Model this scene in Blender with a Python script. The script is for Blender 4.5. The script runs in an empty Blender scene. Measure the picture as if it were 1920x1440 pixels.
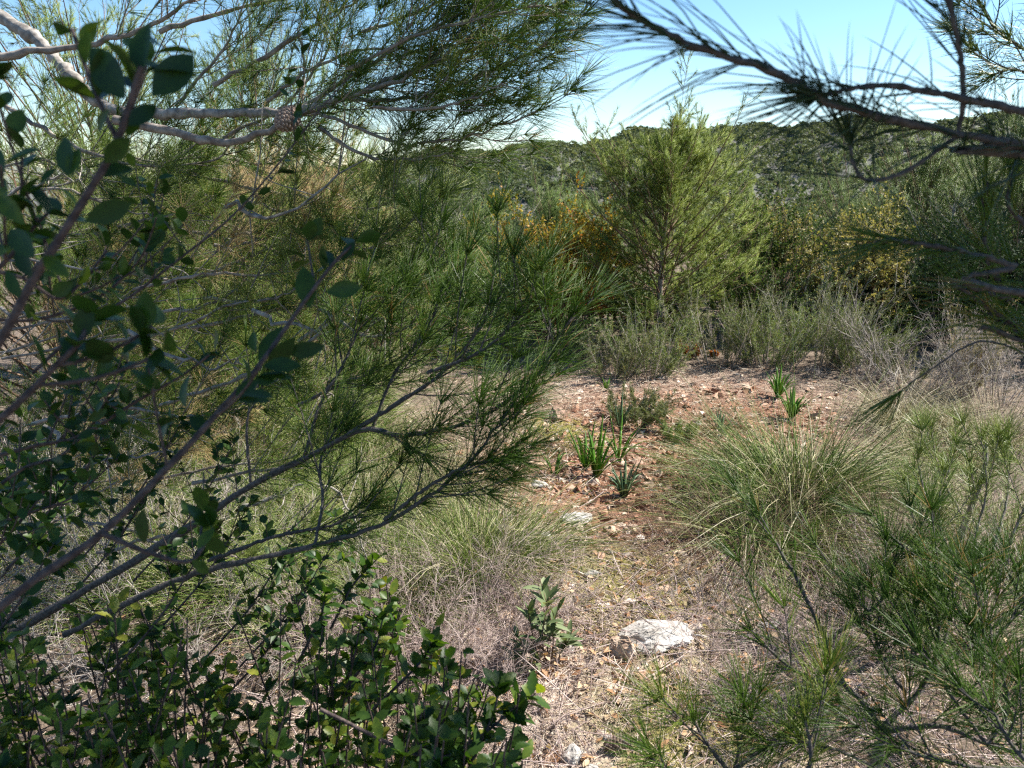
import bpy, bmesh, math
import numpy as np
from mathutils import Vector, noise as mnoise

rng = np.random.default_rng(11)
SC = bpy.context.scene
COL = SC.collection
R = math.radians

# ------------------------------------------------------------------ camera, sky, sun
FPX = 1478.0                      # focal length in pixels of the 1920 wide photograph
PITCH = R(14.8)
CAM = np.array([0.0, 0.0, 1.5])
cd = bpy.data.cameras.new('camera')
cam = bpy.data.objects.new('camera', cd)
COL.objects.link(cam)
cam.location = CAM
cam.rotation_euler = (math.pi / 2 - PITCH, 0, 0)
cd.sensor_width = 36
cd.lens = 36 * FPX / 1920
cd.clip_start = 0.02
cd.clip_end = 30000
cd.dof.use_dof = True
cd.dof.focus_distance = 3.0
cd.dof.aperture_fstop = 11.0
SC.camera = cam

SUN_AZ, SUN_EL = R(70), R(46)     # azimuth clockwise from the view direction (+Y), elevation
w = bpy.data.worlds.new('World')
SC.world = w
w.use_nodes = True
nt = w.node_tree
sky = nt.nodes.new('ShaderNodeTexSky')
sky.sky_type = 'NISHITA'
sky.sun_disc = False
sky.sun_elevation = SUN_EL
sky.sun_rotation = SUN_AZ
sky.air_density = 1.0
sky.dust_density = 0.0
sky.ozone_density = 2.0
bg = nt.nodes['Background']
hs = nt.nodes.new('ShaderNodeHueSaturation')
hs.inputs['Hue'].default_value = 0.492
hs.inputs['Saturation'].default_value = 1.12
nt.links.new(sky.outputs[0], hs.inputs['Color'])
tint = nt.nodes.new('ShaderNodeMix')
tint.data_type = 'RGBA'
tint.blend_type = 'MULTIPLY'
tint.inputs[0].default_value = 1
nt.links.new(hs.outputs[0], tint.inputs[6])
tint.inputs[7].default_value = (.93, 1.0, 1.10, 1)
nt.links.new(tint.outputs[2], bg.inputs[0])
bg.inputs[1].default_value = 0.065

sd = bpy.data.lights.new('sun', 'SUN')
sd.energy = 5.0
sd.angle = R(0.5)
sd.color = (1.0, 0.95, 0.87)
sun = bpy.data.objects.new('sun', sd)
COL.objects.link(sun)
to_sun = Vector((math.sin(SUN_AZ) * math.cos(SUN_EL), math.cos(SUN_AZ) * math.cos(SUN_EL), math.sin(SUN_EL)))
sun.rotation_euler = to_sun.to_track_quat('Z', 'Y').to_euler()
sun.location = (6, 4, 8)

vs = SC.view_settings
vs.view_transform = 'Standard'
vs.look = 'None'
vs.exposure = 1.52
vs.gamma = 1.0
SC.cycles.filter_width = 1.3
SC.cycles.use_denoising = False
SC.cycles.sample_clamp_indirect = 4.0
SC.cycles.max_bounces = 6
SC.cycles.diffuse_bounces = 3
SC.cycles.transmission_bounces = 4

# ------------------------------------------------------------------ helpers: points and numbers
RIGHT = np.array([1.0, 0, 0])
FWD = np.array([0, math.cos(PITCH), -math.sin(PITCH)])
UP = np.array([0, math.sin(PITCH), math.cos(PITCH)])


def P(px, py, d):
    """world point seen at pixel (px, py) of the 1920x1440 photo, d metres deep"""
    return CAM + d * (FWD + (px - 960) / FPX * RIGHT - (py - 720) / FPX * UP)


def height(x, y):
    """the lie of the land"""
    x = np.asarray(x, float)
    y = np.asarray(y, float)
    r = np.sqrt(x * x + y * y)
    n = 0.03 * np.sin(1.7 * x + 0.6 * y) + 0.025 * np.sin(2.6 * y - 1.1 * x + 1) + 0.05 * np.sin(0.5 * x + 2) * np.sin(0.45 * y)
    n = n * np.clip(r / 2.0, 0.2, 1)
    az = np.degrees(np.arctan2(x, y))
    d1 = np.clip((r - 14) / 110, 0, 1)
    z = n * (1 - d1) - 20 * (d1 * d1 * (3 - 2 * d1))
    rise = np.clip((r - 120) / 230, 0, 1)
    rise = rise * rise * (3 - 2 * rise)
    # ridge height above the eye by azimuth, in metres at 350 m
    rid = np.interp(az, [-180, -60, -30, -16, -11, -8, -4, 0, 4, 8, 14, 20, 28, 40, 60, 180],
                    [0, -12, -10, -3, 1.5, 4.5, 8.5, 11.5, 13, 15.0, 16.5, 18.0, 19.5, 22, 16, 0])
    rid = rid + 1.2 * np.sin(az * 0.9) + 0.6 * np.sin(az * 2.3 + 1)
    z = z + rise * (rid + 21.0)
    z = z + rise * (1.4 * np.sin(x * 0.05 + 0.03 * y) + 1.1 * np.sin(0.09 * y - 0.06 * x))
    fall = np.clip((r - 380) / 900, 0, 1)
    z = z - fall * fall * (3 - 2 * fall) * 60
    return z


def G(px, py, lift=0.0):
    """ground point under pixel (px, py)"""
    ray = FWD + (px - 960) / FPX * RIGHT - (py - 720) / FPX * UP
    t = -CAM[2] / ray[2]
    for _ in range(12):
        q = CAM + ray * t
        h = float(height(q[0], q[1]))
        t = (h - CAM[2]) / ray[2]
    q = CAM + ray * t
    return np.array([q[0], q[1], float(height(q[0], q[1])) + lift])


def gz(x, y, lift=0.0):
    return np.array([x, y, float(height(x, y)) + lift])


def unit(v):
    v = np.asarray(v, float)
    return v / np.maximum(np.linalg.norm(v, axis=-1, keepdims=True), 1e-9)


def frames(d):
    ref = np.where(np.abs(d[:, 2:3]) > 0.9, np.array([[1.0, 0, 0]]), np.array([[0, 0, 1.0]]))
    u = unit(np.cross(ref, d))
    return u, np.cross(d, u)


def catmull(pts, n):
    pts = np.asarray(pts, float)
    p = np.vstack([2 * pts[0] - pts[1], pts, 2 * pts[-1] - pts[-2]])
    m = len(pts) - 1
    t = np.linspace(0, m, n)
    i = np.minimum(t.astype(int), m - 1)
    f = (t - i)[:, None]
    a, b, c, d = p[i], p[i + 1], p[i + 2], p[i + 3]
    return 0.5 * (2 * b + (c - a) * f + (2 * a - 5 * b + 4 * c - d) * f * f + (3 * b - a - 3 * c + d) * f ** 3)


class MB:
    """collects vertices and faces, builds one mesh object"""

    def __init__(s):
        s.V, s.Q, s.T, s.A, s.n = [], [], [], [], 0

    def add(s, v, quads=None, tris=None, a=0.5):
        v = np.asarray(v, float).reshape(-1, 3)
        if quads is not None and len(quads):
            s.Q.append(np.asarray(quads).reshape(-1, 4) + s.n)
        if tris is not None and len(tris):
            s.T.append(np.asarray(tris).reshape(-1, 3) + s.n)
        s.V.append(v)
        s.A.append(np.broadcast_to(np.asarray(a, float), (len(v),)))
        s.n += len(v)

    def tube(s, pts, r, sides=6, a=0.5, cap=True):
        pts = np.asarray(pts, float)
        n = len(pts)
        r = np.broadcast_to(np.asarray(r, float), (n,))
        d = unit(np.gradient(pts, axis=0))
        u, wv = frames(d)
        for k in range(1, n):
            q = u[k - 1] - d[k] * np.dot(u[k - 1], d[k])
            u[k] = q / max(np.linalg.norm(q), 1e-9)
            wv[k] = np.cross(d[k], u[k])
        an = np.linspace(0, 2 * math.pi, sides, endpoint=False)
        v = pts[:, None] + r[:, None, None] * (np.cos(an)[None, :, None] * u[:, None] + np.sin(an)[None, :, None] * wv[:, None])
        i = np.arange(n - 1)[:, None] * sides
        j = np.arange(sides)[None]
        j2 = (j + 1) % sides
        q = np.stack([i + j, i + j2, i + sides + j2, i + sides + j], -1)
        s.add(v, q.reshape(-1, 4), None, a)
        if cap:
            for ring, c in ((0, pts[0]), (n - 1, pts[-1])):
                vv = np.vstack([v[ring], c[None]])
                t = [(k, (k + 1) % sides, sides) for k in range(sides)]
                s.add(vv, None, t, a)

    def strands(s, b, d, L, r, bend=None, rings=(0, 0.5), sides=3, a=0.5, thick=None):
        """many tapered curved strands: needles, blades, twigs"""
        b = np.asarray(b, float).reshape(-1, 3)
        n = len(b)
        if not n:
            return
        d = unit(np.broadcast_to(d, (n, 3)))
        L = np.broadcast_to(np.asarray(L, float), (n,))
        r = np.broadcast_to(np.asarray(r, float), (n,))
        bend = np.zeros((n, 3)) if bend is None else np.broadcast_to(bend, (n, 3))
        u, wv = frames(d)
        ph = rng.uniform(0, 6.28, n)[:, None]
        u, wv = u * np.cos(ph) + wv * np.sin(ph), wv * np.cos(ph) - u * np.sin(ph)
        if sides == 2:
            an = np.array([0, math.pi])
        else:
            an = np.linspace(0, 2 * math.pi, sides, endpoint=False)
        k = len(rings)
        V = np.zeros((n, k * sides + 1, 3))
        for m, t in enumerate(rings):
            c = b + d * (L * t)[:, None] + bend * (L * t * t)[:, None]
            prof = (1 - 0.75 * t ** 2) if thick is None else thick[m]
            for j, g in enumerate(an):
                V[:, m * sides + j] = c + (r * prof)[:, None] * (math.cos(g) * u + math.sin(g) * wv)
        V[:, -1] = b + d * L[:, None] + bend * L[:, None]
        o = (np.arange(n) * (k * sides + 1))[:, None]
        Q, T = [], []
        js = range(sides) if sides > 2 else range(1)
        for m in range(k - 1):
            for j in js:
                j2 = (j + 1) % sides
                Q.append(np.hstack([o + m * sides + j, o + m * sides + j2, o + (m + 1) * sides + j2, o + (m + 1) * sides + j]))
        for j in js:
            T.append(np.hstack([o + (k - 1) * sides + j, o + (k - 1) * sides + (j + 1) % sides, o + k * sides]))
        a = np.broadcast_to(np.asarray(a, float), (n,))
        s.add(V, np.vstack(Q) if Q else None, np.vstack(T), np.repeat(a, k * sides + 1))

    def leaves(s, b, d, nrm, L, W, shape='near', a=0.5):
        b = np.asarray(b, float).reshape(-1, 3)
        n = len(b)
        if not n:
            return
        d = unit(np.broadcast_to(d, (n, 3)))
        nrm = np.broadcast_to(nrm, (n, 3))
        side = unit(np.cross(d, nrm))
        nn = np.cross(side, d)
        L = np.broadcast_to(np.asarray(L, float), (n,))[:, None]
        W = np.broadcast_to(np.asarray(W, float), (n,))[:, None]
        rows = {'near': [(0, .04), (.12, .42), (.3, .86), (.5, 1), (.7, .86), (.88, .46), (1, .03)],
                'tooth': [(0, .05), (.1, .45), (.2, .6), (.27, 1.0), (.36, .8), (.46, 1.12), (.56, .85), (.66, 1.0), (.75, .62), (.85, .6), (1, .03)],
                'long': [(0, .1), (.2, .7), (.45, 1), (.75, .7), (1, .04)],
                'far': [(0, .1), (.5, 1), (1, .1)]}[shape]
        curl = rng.uniform(-0.05, 0.28, n)[:, None]
        fold = rng.uniform(0.1, 0.45, n)[:, None]
        m = len(rows)
        V = np.zeros((n, m * 3, 3))
        for i, (t, wd) in enumerate(rows):
            c = b + d * L * t - nn * L * curl * t * t
            V[:, i * 3 + 1] = c
            V[:, i * 3] = c + side * W * 0.5 * wd + nn * W * 0.5 * wd * fold
            V[:, i * 3 + 2] = c - side * W * 0.5 * wd + nn * W * 0.5 * wd * fold
        o = (np.arange(n) * m * 3)[:, None]
        Q = []
        for i in range(m - 1):
            for j in (0, 1):
                Q.append(np.hstack([o + i * 3 + j, o + i * 3 + j + 1, o + i * 3 + j + 4, o + i * 3 + j + 3]))
        a = np.broadcast_to(np.asarray(a, float), (n,))
        s.add(V, np.vstack(Q), None, np.repeat(a, m * 3))

    def build(s, name, mat, parent=None, smooth=True):
        V = np.vstack(s.V) if s.V else np.zeros((0, 3))
        A = np.concatenate(s.A) if s.A else np.zeros(0)
        Q = np.vstack(s.Q) if s.Q else np.zeros((0, 4), int)
        T = np.vstack(s.T) if s.T else np.zeros((0, 3), int)
        if parent is not None:
            V = V - np.array(parent['_o'])
        me = bpy.data.meshes.new(name)
        me.vertices.add(len(V))
        me.vertices.foreach_set('co', V.astype(np.float32).ravel())
        idx = np.concatenate([Q.ravel(), T.ravel()]).astype(np.int32)
        me.loops.add(len(idx))
        me.loops.foreach_set('vertex_index', idx)
        npoly = len(Q) + len(T)
        me.polygons.add(npoly)
        st = np.concatenate([np.arange(len(Q)) * 4, len(Q) * 4 + np.arange(len(T)) * 3]).astype(np.int32)
        me.polygons.foreach_set('loop_start', st)
        me.update(calc_edges=True)
        me.polygons.foreach_set('use_smooth', np.full(npoly, smooth))
        at = me.attributes.new('v', 'FLOAT', 'POINT')
        at.data.foreach_set('value', A.astype(np.float32))
        me.materials.append(mat)
        o = bpy.data.objects.new(name, me)
        COL.objects.link(o)
        if parent is not None:
            o.parent = parent
            o['_o'] = tuple(parent['_o'])
        return o


def tag(o, label=None, cat=None, group=None, kind=None):
    if label:
        o['label'] = label
    if cat:
        o['category'] = cat
    if group:
        o['group'] = group
    if kind:
        o['kind'] = kind
    return o


def thing(name, at, label, cat, group=None):
    o = bpy.data.objects.new(name, None)
    o.empty_display_size = 0.1
    COL.objects.link(o)
    o.location = tuple(float(q) for q in at)
    o['_o'] = tuple(float(q) for q in at)
    return tag(o, label, cat, group)


# ------------------------------------------------------------------ materials
def new_mat(name):
    m = bpy.data.materials.new(name)
    m.use_nodes = True
    t = m.node_tree
    return m, t, t.nodes['Principled BSDF'], t.nodes['Material Output']


def ramp(t, fac, stops):
    r = t.nodes.new('ShaderNodeValToRGB')
    e = r.color_ramp.elements
    while len(e) < len(stops):
        e.new(0.5)
    for k, (p, c) in enumerate(stops):
        e[k].position = p
        e[k].color = (*c, 1)
    t.links.new(fac, r.inputs[0])
    return r.outputs[0]


def foliage(name, stops, trans=0.3, rough=0.45, spec=0.5, warm=(1.25, 1.25, 0.6), mott=0):
    m, t, b, out = new_mat(name)
    at = t.nodes.new('ShaderNodeAttribute')
    at.attribute_name = 'v'
    fac = at.outputs['Fac']
    if mott:
        tc = t.nodes.new('ShaderNodeTexCoord')
        nz = t.nodes.new('ShaderNodeTexNoise')
        nz.inputs['Scale'].default_value = 170
        nz.inputs['Detail'].default_value = 4
        t.links.new(tc.outputs['Object'], nz.inputs[0])
        ma = t.nodes.new('ShaderNodeMath')
        ma.operation = 'MULTIPLY_ADD'
        t.links.new(nz.outputs[0], ma.inputs[0])
        ma.inputs[1].default_value = mott
        ad = t.nodes.new('ShaderNodeMath')
        ad.operation = 'SUBTRACT'
        t.links.new(fac, ad.inputs[0])
        ad.inputs[1].default_value = mott * .5
        t.links.new(ad.outputs[0], ma.inputs[2])
        fac = ma.outputs[0]
    c = ramp(t, fac, stops)
    t.links.new(c, b.inputs['Base Color'])
    b.inputs['Roughness'].default_value = rough
    b.inputs['Specular IOR Level'].default_value = spec * .5
    if trans > 0:
        tr = t.nodes.new('ShaderNodeBsdfTranslucent')
        mx = t.nodes.new('ShaderNodeMix')
        mx.data_type = 'RGBA'
        mx.blend_type = 'MULTIPLY'
        mx.inputs[0].default_value = 1
        t.links.new(c, mx.inputs[6])
        mx.inputs[7].default_value = (*warm, 1)
        t.links.new(mx.outputs[2], tr.inputs[0])
        ms = t.nodes.new('ShaderNodeMixShader')
        ms.inputs[0].default_value = trans
        t.links.new(b.outputs[0], ms.inputs[1])
        t.links.new(tr.outputs[0], ms.inputs[2])
        t.links.new(ms.outputs[0], out.inputs[0])
    return m


def bark(name, c1, c2, scale=60, rough=0.85, bump=0.4):
    m, t, b, out = new_mat(name)
    tc = t.nodes.new('ShaderNodeTexCoord')
    n = t.nodes.new('ShaderNodeTexNoise')
    n.inputs['Scale'].default_value = scale
    n.inputs['Detail'].default_value = 5
    t.links.new(tc.outputs['Object'], n.inputs[0])
    c = ramp(t, n.outputs[0], [(0.35, c1), (0.65, c2)])
    t.links.new(c, b.inputs['Base Color'])
    b.inputs['Roughness'].default_value = rough
    bp = t.nodes.new('ShaderNodeBump')
    bp.inputs['Strength'].default_value = bump
    bp.inputs['Distance'].default_value = 0.009
    t.links.new(n.outputs[0], bp.inputs['Height'])
    t.links.new(bp.outputs[0], b.inputs['Normal'])
    return m


M = {}
M['needle'] = foliage('pine_needles', [(0, (.045, .10, .012)), (.45, (.110, .19, .024)), (.75, (.20, .265, .042)), (.92, (.29, .31, .075)), (1, (.40, .29, .13))], .45, .38, .6)
M['needle_pale'] = foliage('pale_pine_needles', [(0, (.085, .15, .025)), (.6, (.19, .255, .05)), (1, (.33, .36, .11))], .28, .38, .6)
M['needle_shaded'] = foliage('shaded_pine_needles', [(0, (.020, .045, .018)), (.7, (.045, .080, .025)), (1, (.11, .11, .04))], .15, .4, .45)  # shade put into the colour, for boughs seen against the sky
M['needle_lime'] = foliage('yellow_green_pine_needles', [(0, (.10, .17, .024)), (.5, (.24, .305, .048)), (1, (.40, .43, .10))], .45, .42, .5)
M['needle_dry'] = foliage('dry_pine_needles', [(0, (.22, .13, .06)), (.5, (.36, .26, .12)), (1, (.48, .38, .18))], .2, .5, .4)
M['needle_far'] = foliage('far_pine_needles', [(0, (.065, .125, .024)), (.6, (.15, .22, .045)), (1, (.26, .31, .08))], .28, .5, .4)
M['leaf'] = foliage('evergreen_leaf', [(0, (.018, .044, .009)), (.5, (.042, .088, .013)), (.8, (.10, .15, .018)), (1, (.19, .20, .03))], .4, .42, .5, (1.6, 1.6, .4), .7)
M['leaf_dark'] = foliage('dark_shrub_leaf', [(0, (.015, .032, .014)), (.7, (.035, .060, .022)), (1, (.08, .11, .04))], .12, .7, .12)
M['leaf_near'] = foliage('evergreen_leaf_sprig', [(0, (.012, .034, .008)), (.6, (.030, .066, .012)), (1, (.09, .135, .018))], .3, .42, .5, (1.6, 1.7, .4), .6)  # base colour lowered to carry the shade on the near sprigs
M['leaf_oak'] = foliage('oak_leaf', [(0, (.030, .060, .014)), (.7, (.065, .105, .024)), (1, (.13, .16, .045))], .25, .65, .15)
M['leaf_yellow'] = foliage('yellow_leaf', [(0, (.12, .145, .045)), (.4, (.24, .225, .085)), (1, (.42, .34, .15))], .3, .5, .4)
M['leaf_orange'] = foliage('orange_leaf', [(0, (.16, .15, .02)), (.45, (.42, .30, .04)), (.75, (.40, .17, .035)), (1, (.30, .09, .03))], .3, .5, .4)
M['leaf_grey'] = foliage('grey_green_leaf', [(0, (.075, .115, .045)), (.6, (.14, .18, .08)), (1, (.26, .29, .17))], .2, .6, .3)
M['leaf_lime'] = foliage('lime_leaf', [(0, (.09, .12, .02)), (1, (.22, .24, .05))], .35, .4, .4)
M['rosemary'] = foliage('rosemary_leaf', [(0, (.065, .085, .030)), (.5, (.125, .145, .055)), (1, (.23, .23, .11))], .2, .6, .3)
M['rosemary_green'] = foliage('rosemary_green_leaf', [(0, (.07, .12, .03)), (.5, (.15, .20, .055)), (1, (.25, .28, .10))], .2, .6, .3)
M['grass'] = foliage('grass_blade', [(0, (.060, .115, .018)), (.5, (.145, .21, .04)), (.75, (.27, .30, .085)), (.88, (.42, .38, .22)), (1, (.58, .53, .38))], .25, .5, .4)
M['grass_dry'] = foliage('dry_grass_blade', [(0, (.16, .15, .06)), (.5, (.32, .28, .15)), (1, (.58, .52, .37))], .2, .5, .4)
M['squill'] = foliage('strap_leaf', [(0, (.06, .15, .02)), (.6, (.13, .27, .035)), (1, (.26, .38, .06))], .4, .32, .55)
M['squill_blue'] = foliage('bluish_strap_leaf', [(0, (.06, .11, .055)), (1, (.15, .23, .12))], .2, .35, .5)
M['twig_grey'] = foliage('grey_dead_twig', [(0, (.16, .13, .11)), (.6, (.30, .26, .23)), (1, (.46, .42, .37))], 0, .8, .2)
M['twig_mauve'] = foliage('mauve_dead_twig', [(0, (.20, .145, .13)), (.6, (.37, .285, .26)), (1, (.54, .45, .40))], 0, .8, .2)
M['twig_brown'] = foliage('brown_twig', [(0, (.09, .055, .04)), (.6, (.17, .11, .075)), (1, (.30, .21, .14))], 0, .8, .2)
M['twig_dark'] = foliage('dark_twig', [(0, (.035, .028, .022)), (1, (.09, .07, .055))], 0, .8, .2)
M['dry_leaf'] = foliage('dry_leaf', [(0, (.26, .12, .06)), (.5, (.42, .26, .14)), (1, (.58, .45, .30))], .2, .6, .3)
M['litter'] = foliage('litter_straw', [(0, (.24, .14, .10)), (.35, (.38, .27, .19)), (.7, (.54, .44, .33)), (1, (.70, .62, .50))], .1, .7, .2)
M['bark'] = bark('pine_bark', (.13, .10, .08), (.30, .26, .22), 45)
M['bark_pale'] = bark('pale_pine_bark', (.13, .112, .095), (.33, .30, .265), 55)
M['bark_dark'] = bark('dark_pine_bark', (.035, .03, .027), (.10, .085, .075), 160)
M['stem'] = bark('shrub_stem', (.035, .022, .02), (.10, .070, .060), 140)
M['stem_pale'] = bark('pale_shrub_stem', (.14, .11, .09), (.30, .25, .21), 140)
M['cone'] = foliage('cone_scale', [(0, (.055, .030, .022)), (.5, (.19, .13, .10)), (1, (.44, .36, .30))], 0, .6, .3)


def rock_mat(name, c1, c2, c3):
    m, t, b, out = new_mat(name)
    tc = t.nodes.new('ShaderNodeTexCoord')
    n = t.nodes.new('ShaderNodeTexNoise')
    n.inputs['Scale'].default_value = 14
    n.inputs['Detail'].default_value = 8
    n.inputs['Roughness'].default_value = .65
    t.links.new(tc.outputs['Object'], n.inputs[0])
    c = ramp(t, n.outputs[0], [(0.34, c1), (0.52, c2), (0.68, c3)])
    t.links.new(c, b.inputs['Base Color'])
    b.inputs['Roughness'].default_value = .9
    bp = t.nodes.new('ShaderNodeBump')
    bp.inputs['Strength'].default_value = .5
    bp.inputs['Distance'].default_value = .01
    t.links.new(n.outputs[0], bp.inputs['Height'])
    t.links.new(bp.outputs[0], b.inputs['Normal'])
    return m


M['rock_white'] = rock_mat('white_limestone', (.20, .18, .155), (.38, .355, .325), (.52, .50, .47))
M['rock_buff'] = rock_mat('buff_limestone', (.28, .17, .11), (.48, .36, .26), (.58, .50, .42))
M['rock_brown'] = rock_mat('brown_stone', (.16, .10, .07), (.30, .19, .13), (.42, .31, .23))


def chips_mat():
    m, t, b, out = new_mat('stone_chips')
    at = t.nodes.new('ShaderNodeAttribute')
    at.attribute_name = 'v'
    c = ramp(t, at.outputs['Fac'], [(0, (.15, .06, .03)), (.35, (.31, .16, .09)), (.6, (.47, .35, .25)), (1, (.60, .53, .45))])
    t.links.new(c, b.inputs['Base Color'])
    b.inputs['Roughness'].default_value = .9
    return m


M['chips'] = chips_mat()


def ground_mat():
    m, t, b, out = new_mat('red_earth_and_litter')
    L = t.links.new
    geo = t.nodes.new('ShaderNodeNewGeometry')
    pos = geo.outputs['Position']

    def noise(scale, detail=6, rough=.6):
        n = t.nodes.new('ShaderNodeTexNoise')
        n.inputs['Scale'].default_value = scale
        n.inputs['Detail'].default_value = detail
        n.inputs['Roughness'].default_value = rough
        L(pos, n.inputs[0])
        return n.outputs[0]

    def math_(op, a, bb):
        k = t.nodes.new('ShaderNodeMath')
        k.operation = op
        for i, q in enumerate((a, bb)):
            if isinstance(q, (int, float)):
                k.inputs[i].default_value = q
            else:
                L(q, k.inputs[i])
        return k.outputs[0]

    def mask(pts, rad, soft, nz, amt):
        """blotch round some places on the ground, ragged edge"""
        best = None
        for p in pts:
            vm = t.nodes.new('ShaderNodeVectorMath')
            vm.operation = 'DISTANCE'
            L(pos, vm.inputs[0])
            vm.inputs[1].default_value = tuple(p)
            d = vm.outputs['Value']
            best = d if best is None else math_('MINIMUM', best, d)
        d = math_('ADD', best, math_('MULTIPLY', math_('SUBTRACT', nz, .5), amt))
        mr = t.nodes.new('ShaderNodeMapRange')
        mr.inputs[1].default_value = rad - soft
        mr.inputs[2].default_value = rad + soft
        mr.inputs[3].default_value = 1
        mr.inputs[4].default_value = 0
        L(d, mr.inputs[0])
        return mr.outputs[0]

    def mix(f, c1, c2):
        k = t.nodes.new('ShaderNodeMix')
        k.data_type = 'RGBA'
        L(f, k.inputs[0])
        for i, q in ((6, c1), (7, c2)):
            if isinstance(q, tuple):
                k.inputs[i].default_value = (*q, 1)
            else:
                L(q, k.inputs[i])
        return k.outputs[2]

    nb = noise(3.5)
    nf = noise(60, 8, .7)
    nm = noise(16, 6)
    pale = ramp(t, nf, [(.3, (.30, .21, .155)), (.48, (.52, .41, .325)), (.66, (.70, .60, .51))])
    red = ramp(t, nf, [(.3, (.11, .045, .024)), (.5, (.25, .11, .058)), (.68, (.45, .26, .16))])
    moss = ramp(t, nf, [(.35, (.15, .13, .025)), (.55, (.27, .24, .035)), (.75, (.38, .32, .09))])
    shaded_humus = ramp(t, nf, [(.3, (.07, .05, .035)), (.52, (.16, .115, .08)), (.7, (.31, .24, .175))])  # humus brown, with the shadow of the thicket put into the colour
    f_pale = mask([G(1150, 1330), G(1130, 1180), G(1200, 1430)], .4, .2, nb, .8)
    f_red = mask([G(1130, 900), G(1240, 930), G(1180, 820), G(1250, 780), G(1400, 780)], .55, .25, nb, .9)
    f_red2 = mask([G(1150, 730), G(1500, 790), G(1330, 740), G(820, 860)], .6, .4, nb, 1.0)
    f_moss = mask([G(1180, 1090), G(1200, 1150), G(1060, 810), G(1290, 1350)], .25, .1, nm, .5)
    c = mix(f_pale, shaded_humus, pale)
    c = mix(math_('MULTIPLY', f_red2, .7), c, mix(nm, red, pale))
    c = mix(f_red, c, red)
    c = mix(math_('MULTIPLY', f_moss, .85), c, moss)
    L(c, b.inputs['Base Color'])
    b.inputs['Roughness'].default_value = .95
    bp = t.nodes.new('ShaderNodeBump')
    bp.inputs['Strength'].default_value = .9
    bp.inputs['Distance'].default_value = .03
    L(math_('ADD', nf, nm), bp.inputs['Height'])
    L(bp.outputs[0], b.inputs['Normal'])
    return m


def hill_mat(name, c1, c2, c3, scale):
    m, t, b, out = new_mat(name)
    geo = t.nodes.new('ShaderNodeNewGeometry')
    n = t.nodes.new('ShaderNodeTexNoise')
    n.inputs['Scale'].default_value = scale
    n.inputs['Detail'].default_value = 8
    n.inputs['Roughness'].default_value = .7
    t.links.new(geo.outputs['Position'], n.inputs[0])
    c = ramp(t, n.outputs[0], [(.35, c1), (.5, c2), (.65, c3)])
    t.links.new(c, b.inputs['Base Color'])
    b.inputs['Roughness'].default_value = .95
    return m


# ------------------------------------------------------------------ the setting: ground, hillside, mountains
def polar(r_list, az_list):
    r, a = np.meshgrid(r_list, np.radians(az_list), indexing='ij')
    x, y = r * np.sin(a), r * np.cos(a)
    return x, y


def sheet(name, rs, azs, mat, rough_amp, closed):
    x, y = polar(rs, azs)
    z = height(x, y)
    if rough_amp:
        rr = np.sqrt(x * x + y * y)
        k = np.clip(1 - rr / 14, 0, 1)
        z = z + k * rough_amp * (np.sin(x * 23 + 3 * np.sin(y * 9)) * np.sin(y * 27 + 2 * np.sin(x * 11)) + .6 * np.sin(x * 61 + y * 13) * np.sin(y * 55)
                                 ) + k * rng.normal(0, rough_amp * .35, z.shape)
    V = np.stack([x, y, z], -1).reshape(-1, 3)
    nr, na = x.shape
    i = np.arange(nr - 1)[:, None] * na
    j = np.arange(na if closed else na - 1)[None]
    j2 = (j + 1) % na
    q = np.stack([i + j, i + na + j, i + na + j2, i + j2], -1).reshape(-1, 4)
    mb = MB()
    mb.add(V, q)
    return tag(mb.build(name, mat), kind='structure')


az_near = np.concatenate([np.linspace(-180, -46, 50, endpoint=False), np.linspace(-46, 46, 420, endpoint=False), np.linspace(46, 180, 50, endpoint=False)])
r_near = np.concatenate([[0.01], np.linspace(.35, 1.0, 12), np.geomspace(1.02, 9, 330), np.geomspace(9.2, 80, 60)])
ground = sheet('ground', r_near, az_near, ground_mat(), .009, True)
az_far = np.concatenate([np.linspace(-180, -46, 60, endpoint=False), np.linspace(-46, 46, 240, endpoint=False), np.linspace(46, 180, 60, endpoint=False)])
hill_m = hill_mat('scrub_hillside', (.05, .058, .042), (.08, .08, .066), (.12, .11, .10), .12)
hillside = sheet('hillside', np.concatenate([np.geomspace(80, 520, 110), np.geomspace(540, 1500, 14), [4000, 12000]]), az_far, hill_m, 0, True)

# faint range on the horizon
mb = MB()
azm = np.linspace(-40, 25, 160)
top = 95 + 60 * np.sin(azm * .35 + 1) + 26 * np.sin(azm * 1.1) + 12 * np.sin(azm * 2.7 + 2)
rows = []
for rr, f in ((8200, 0), (8600, .55), (9000, 1.0), (9600, .5), (10400, 0)):
    a = np.radians(azm)
    rows.append(np.stack([rr * np.sin(a), rr * np.cos(a), -60 + f * (top + 60)], -1))
V = np.concatenate(rows)
na = len(azm)
i = np.arange(4)[:, None] * na
j = np.arange(na - 1)[None]
mb.add(V, np.stack([i + j, i + j + 1, i + na + j + 1, i + na + j], -1).reshape(-1, 4))
tag(mb.build('mountains', hill_mat('far_mountain', (.10, .12, .10), (.16, .17, .14), (.22, .21, .18), .002)), kind='structure')


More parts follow.
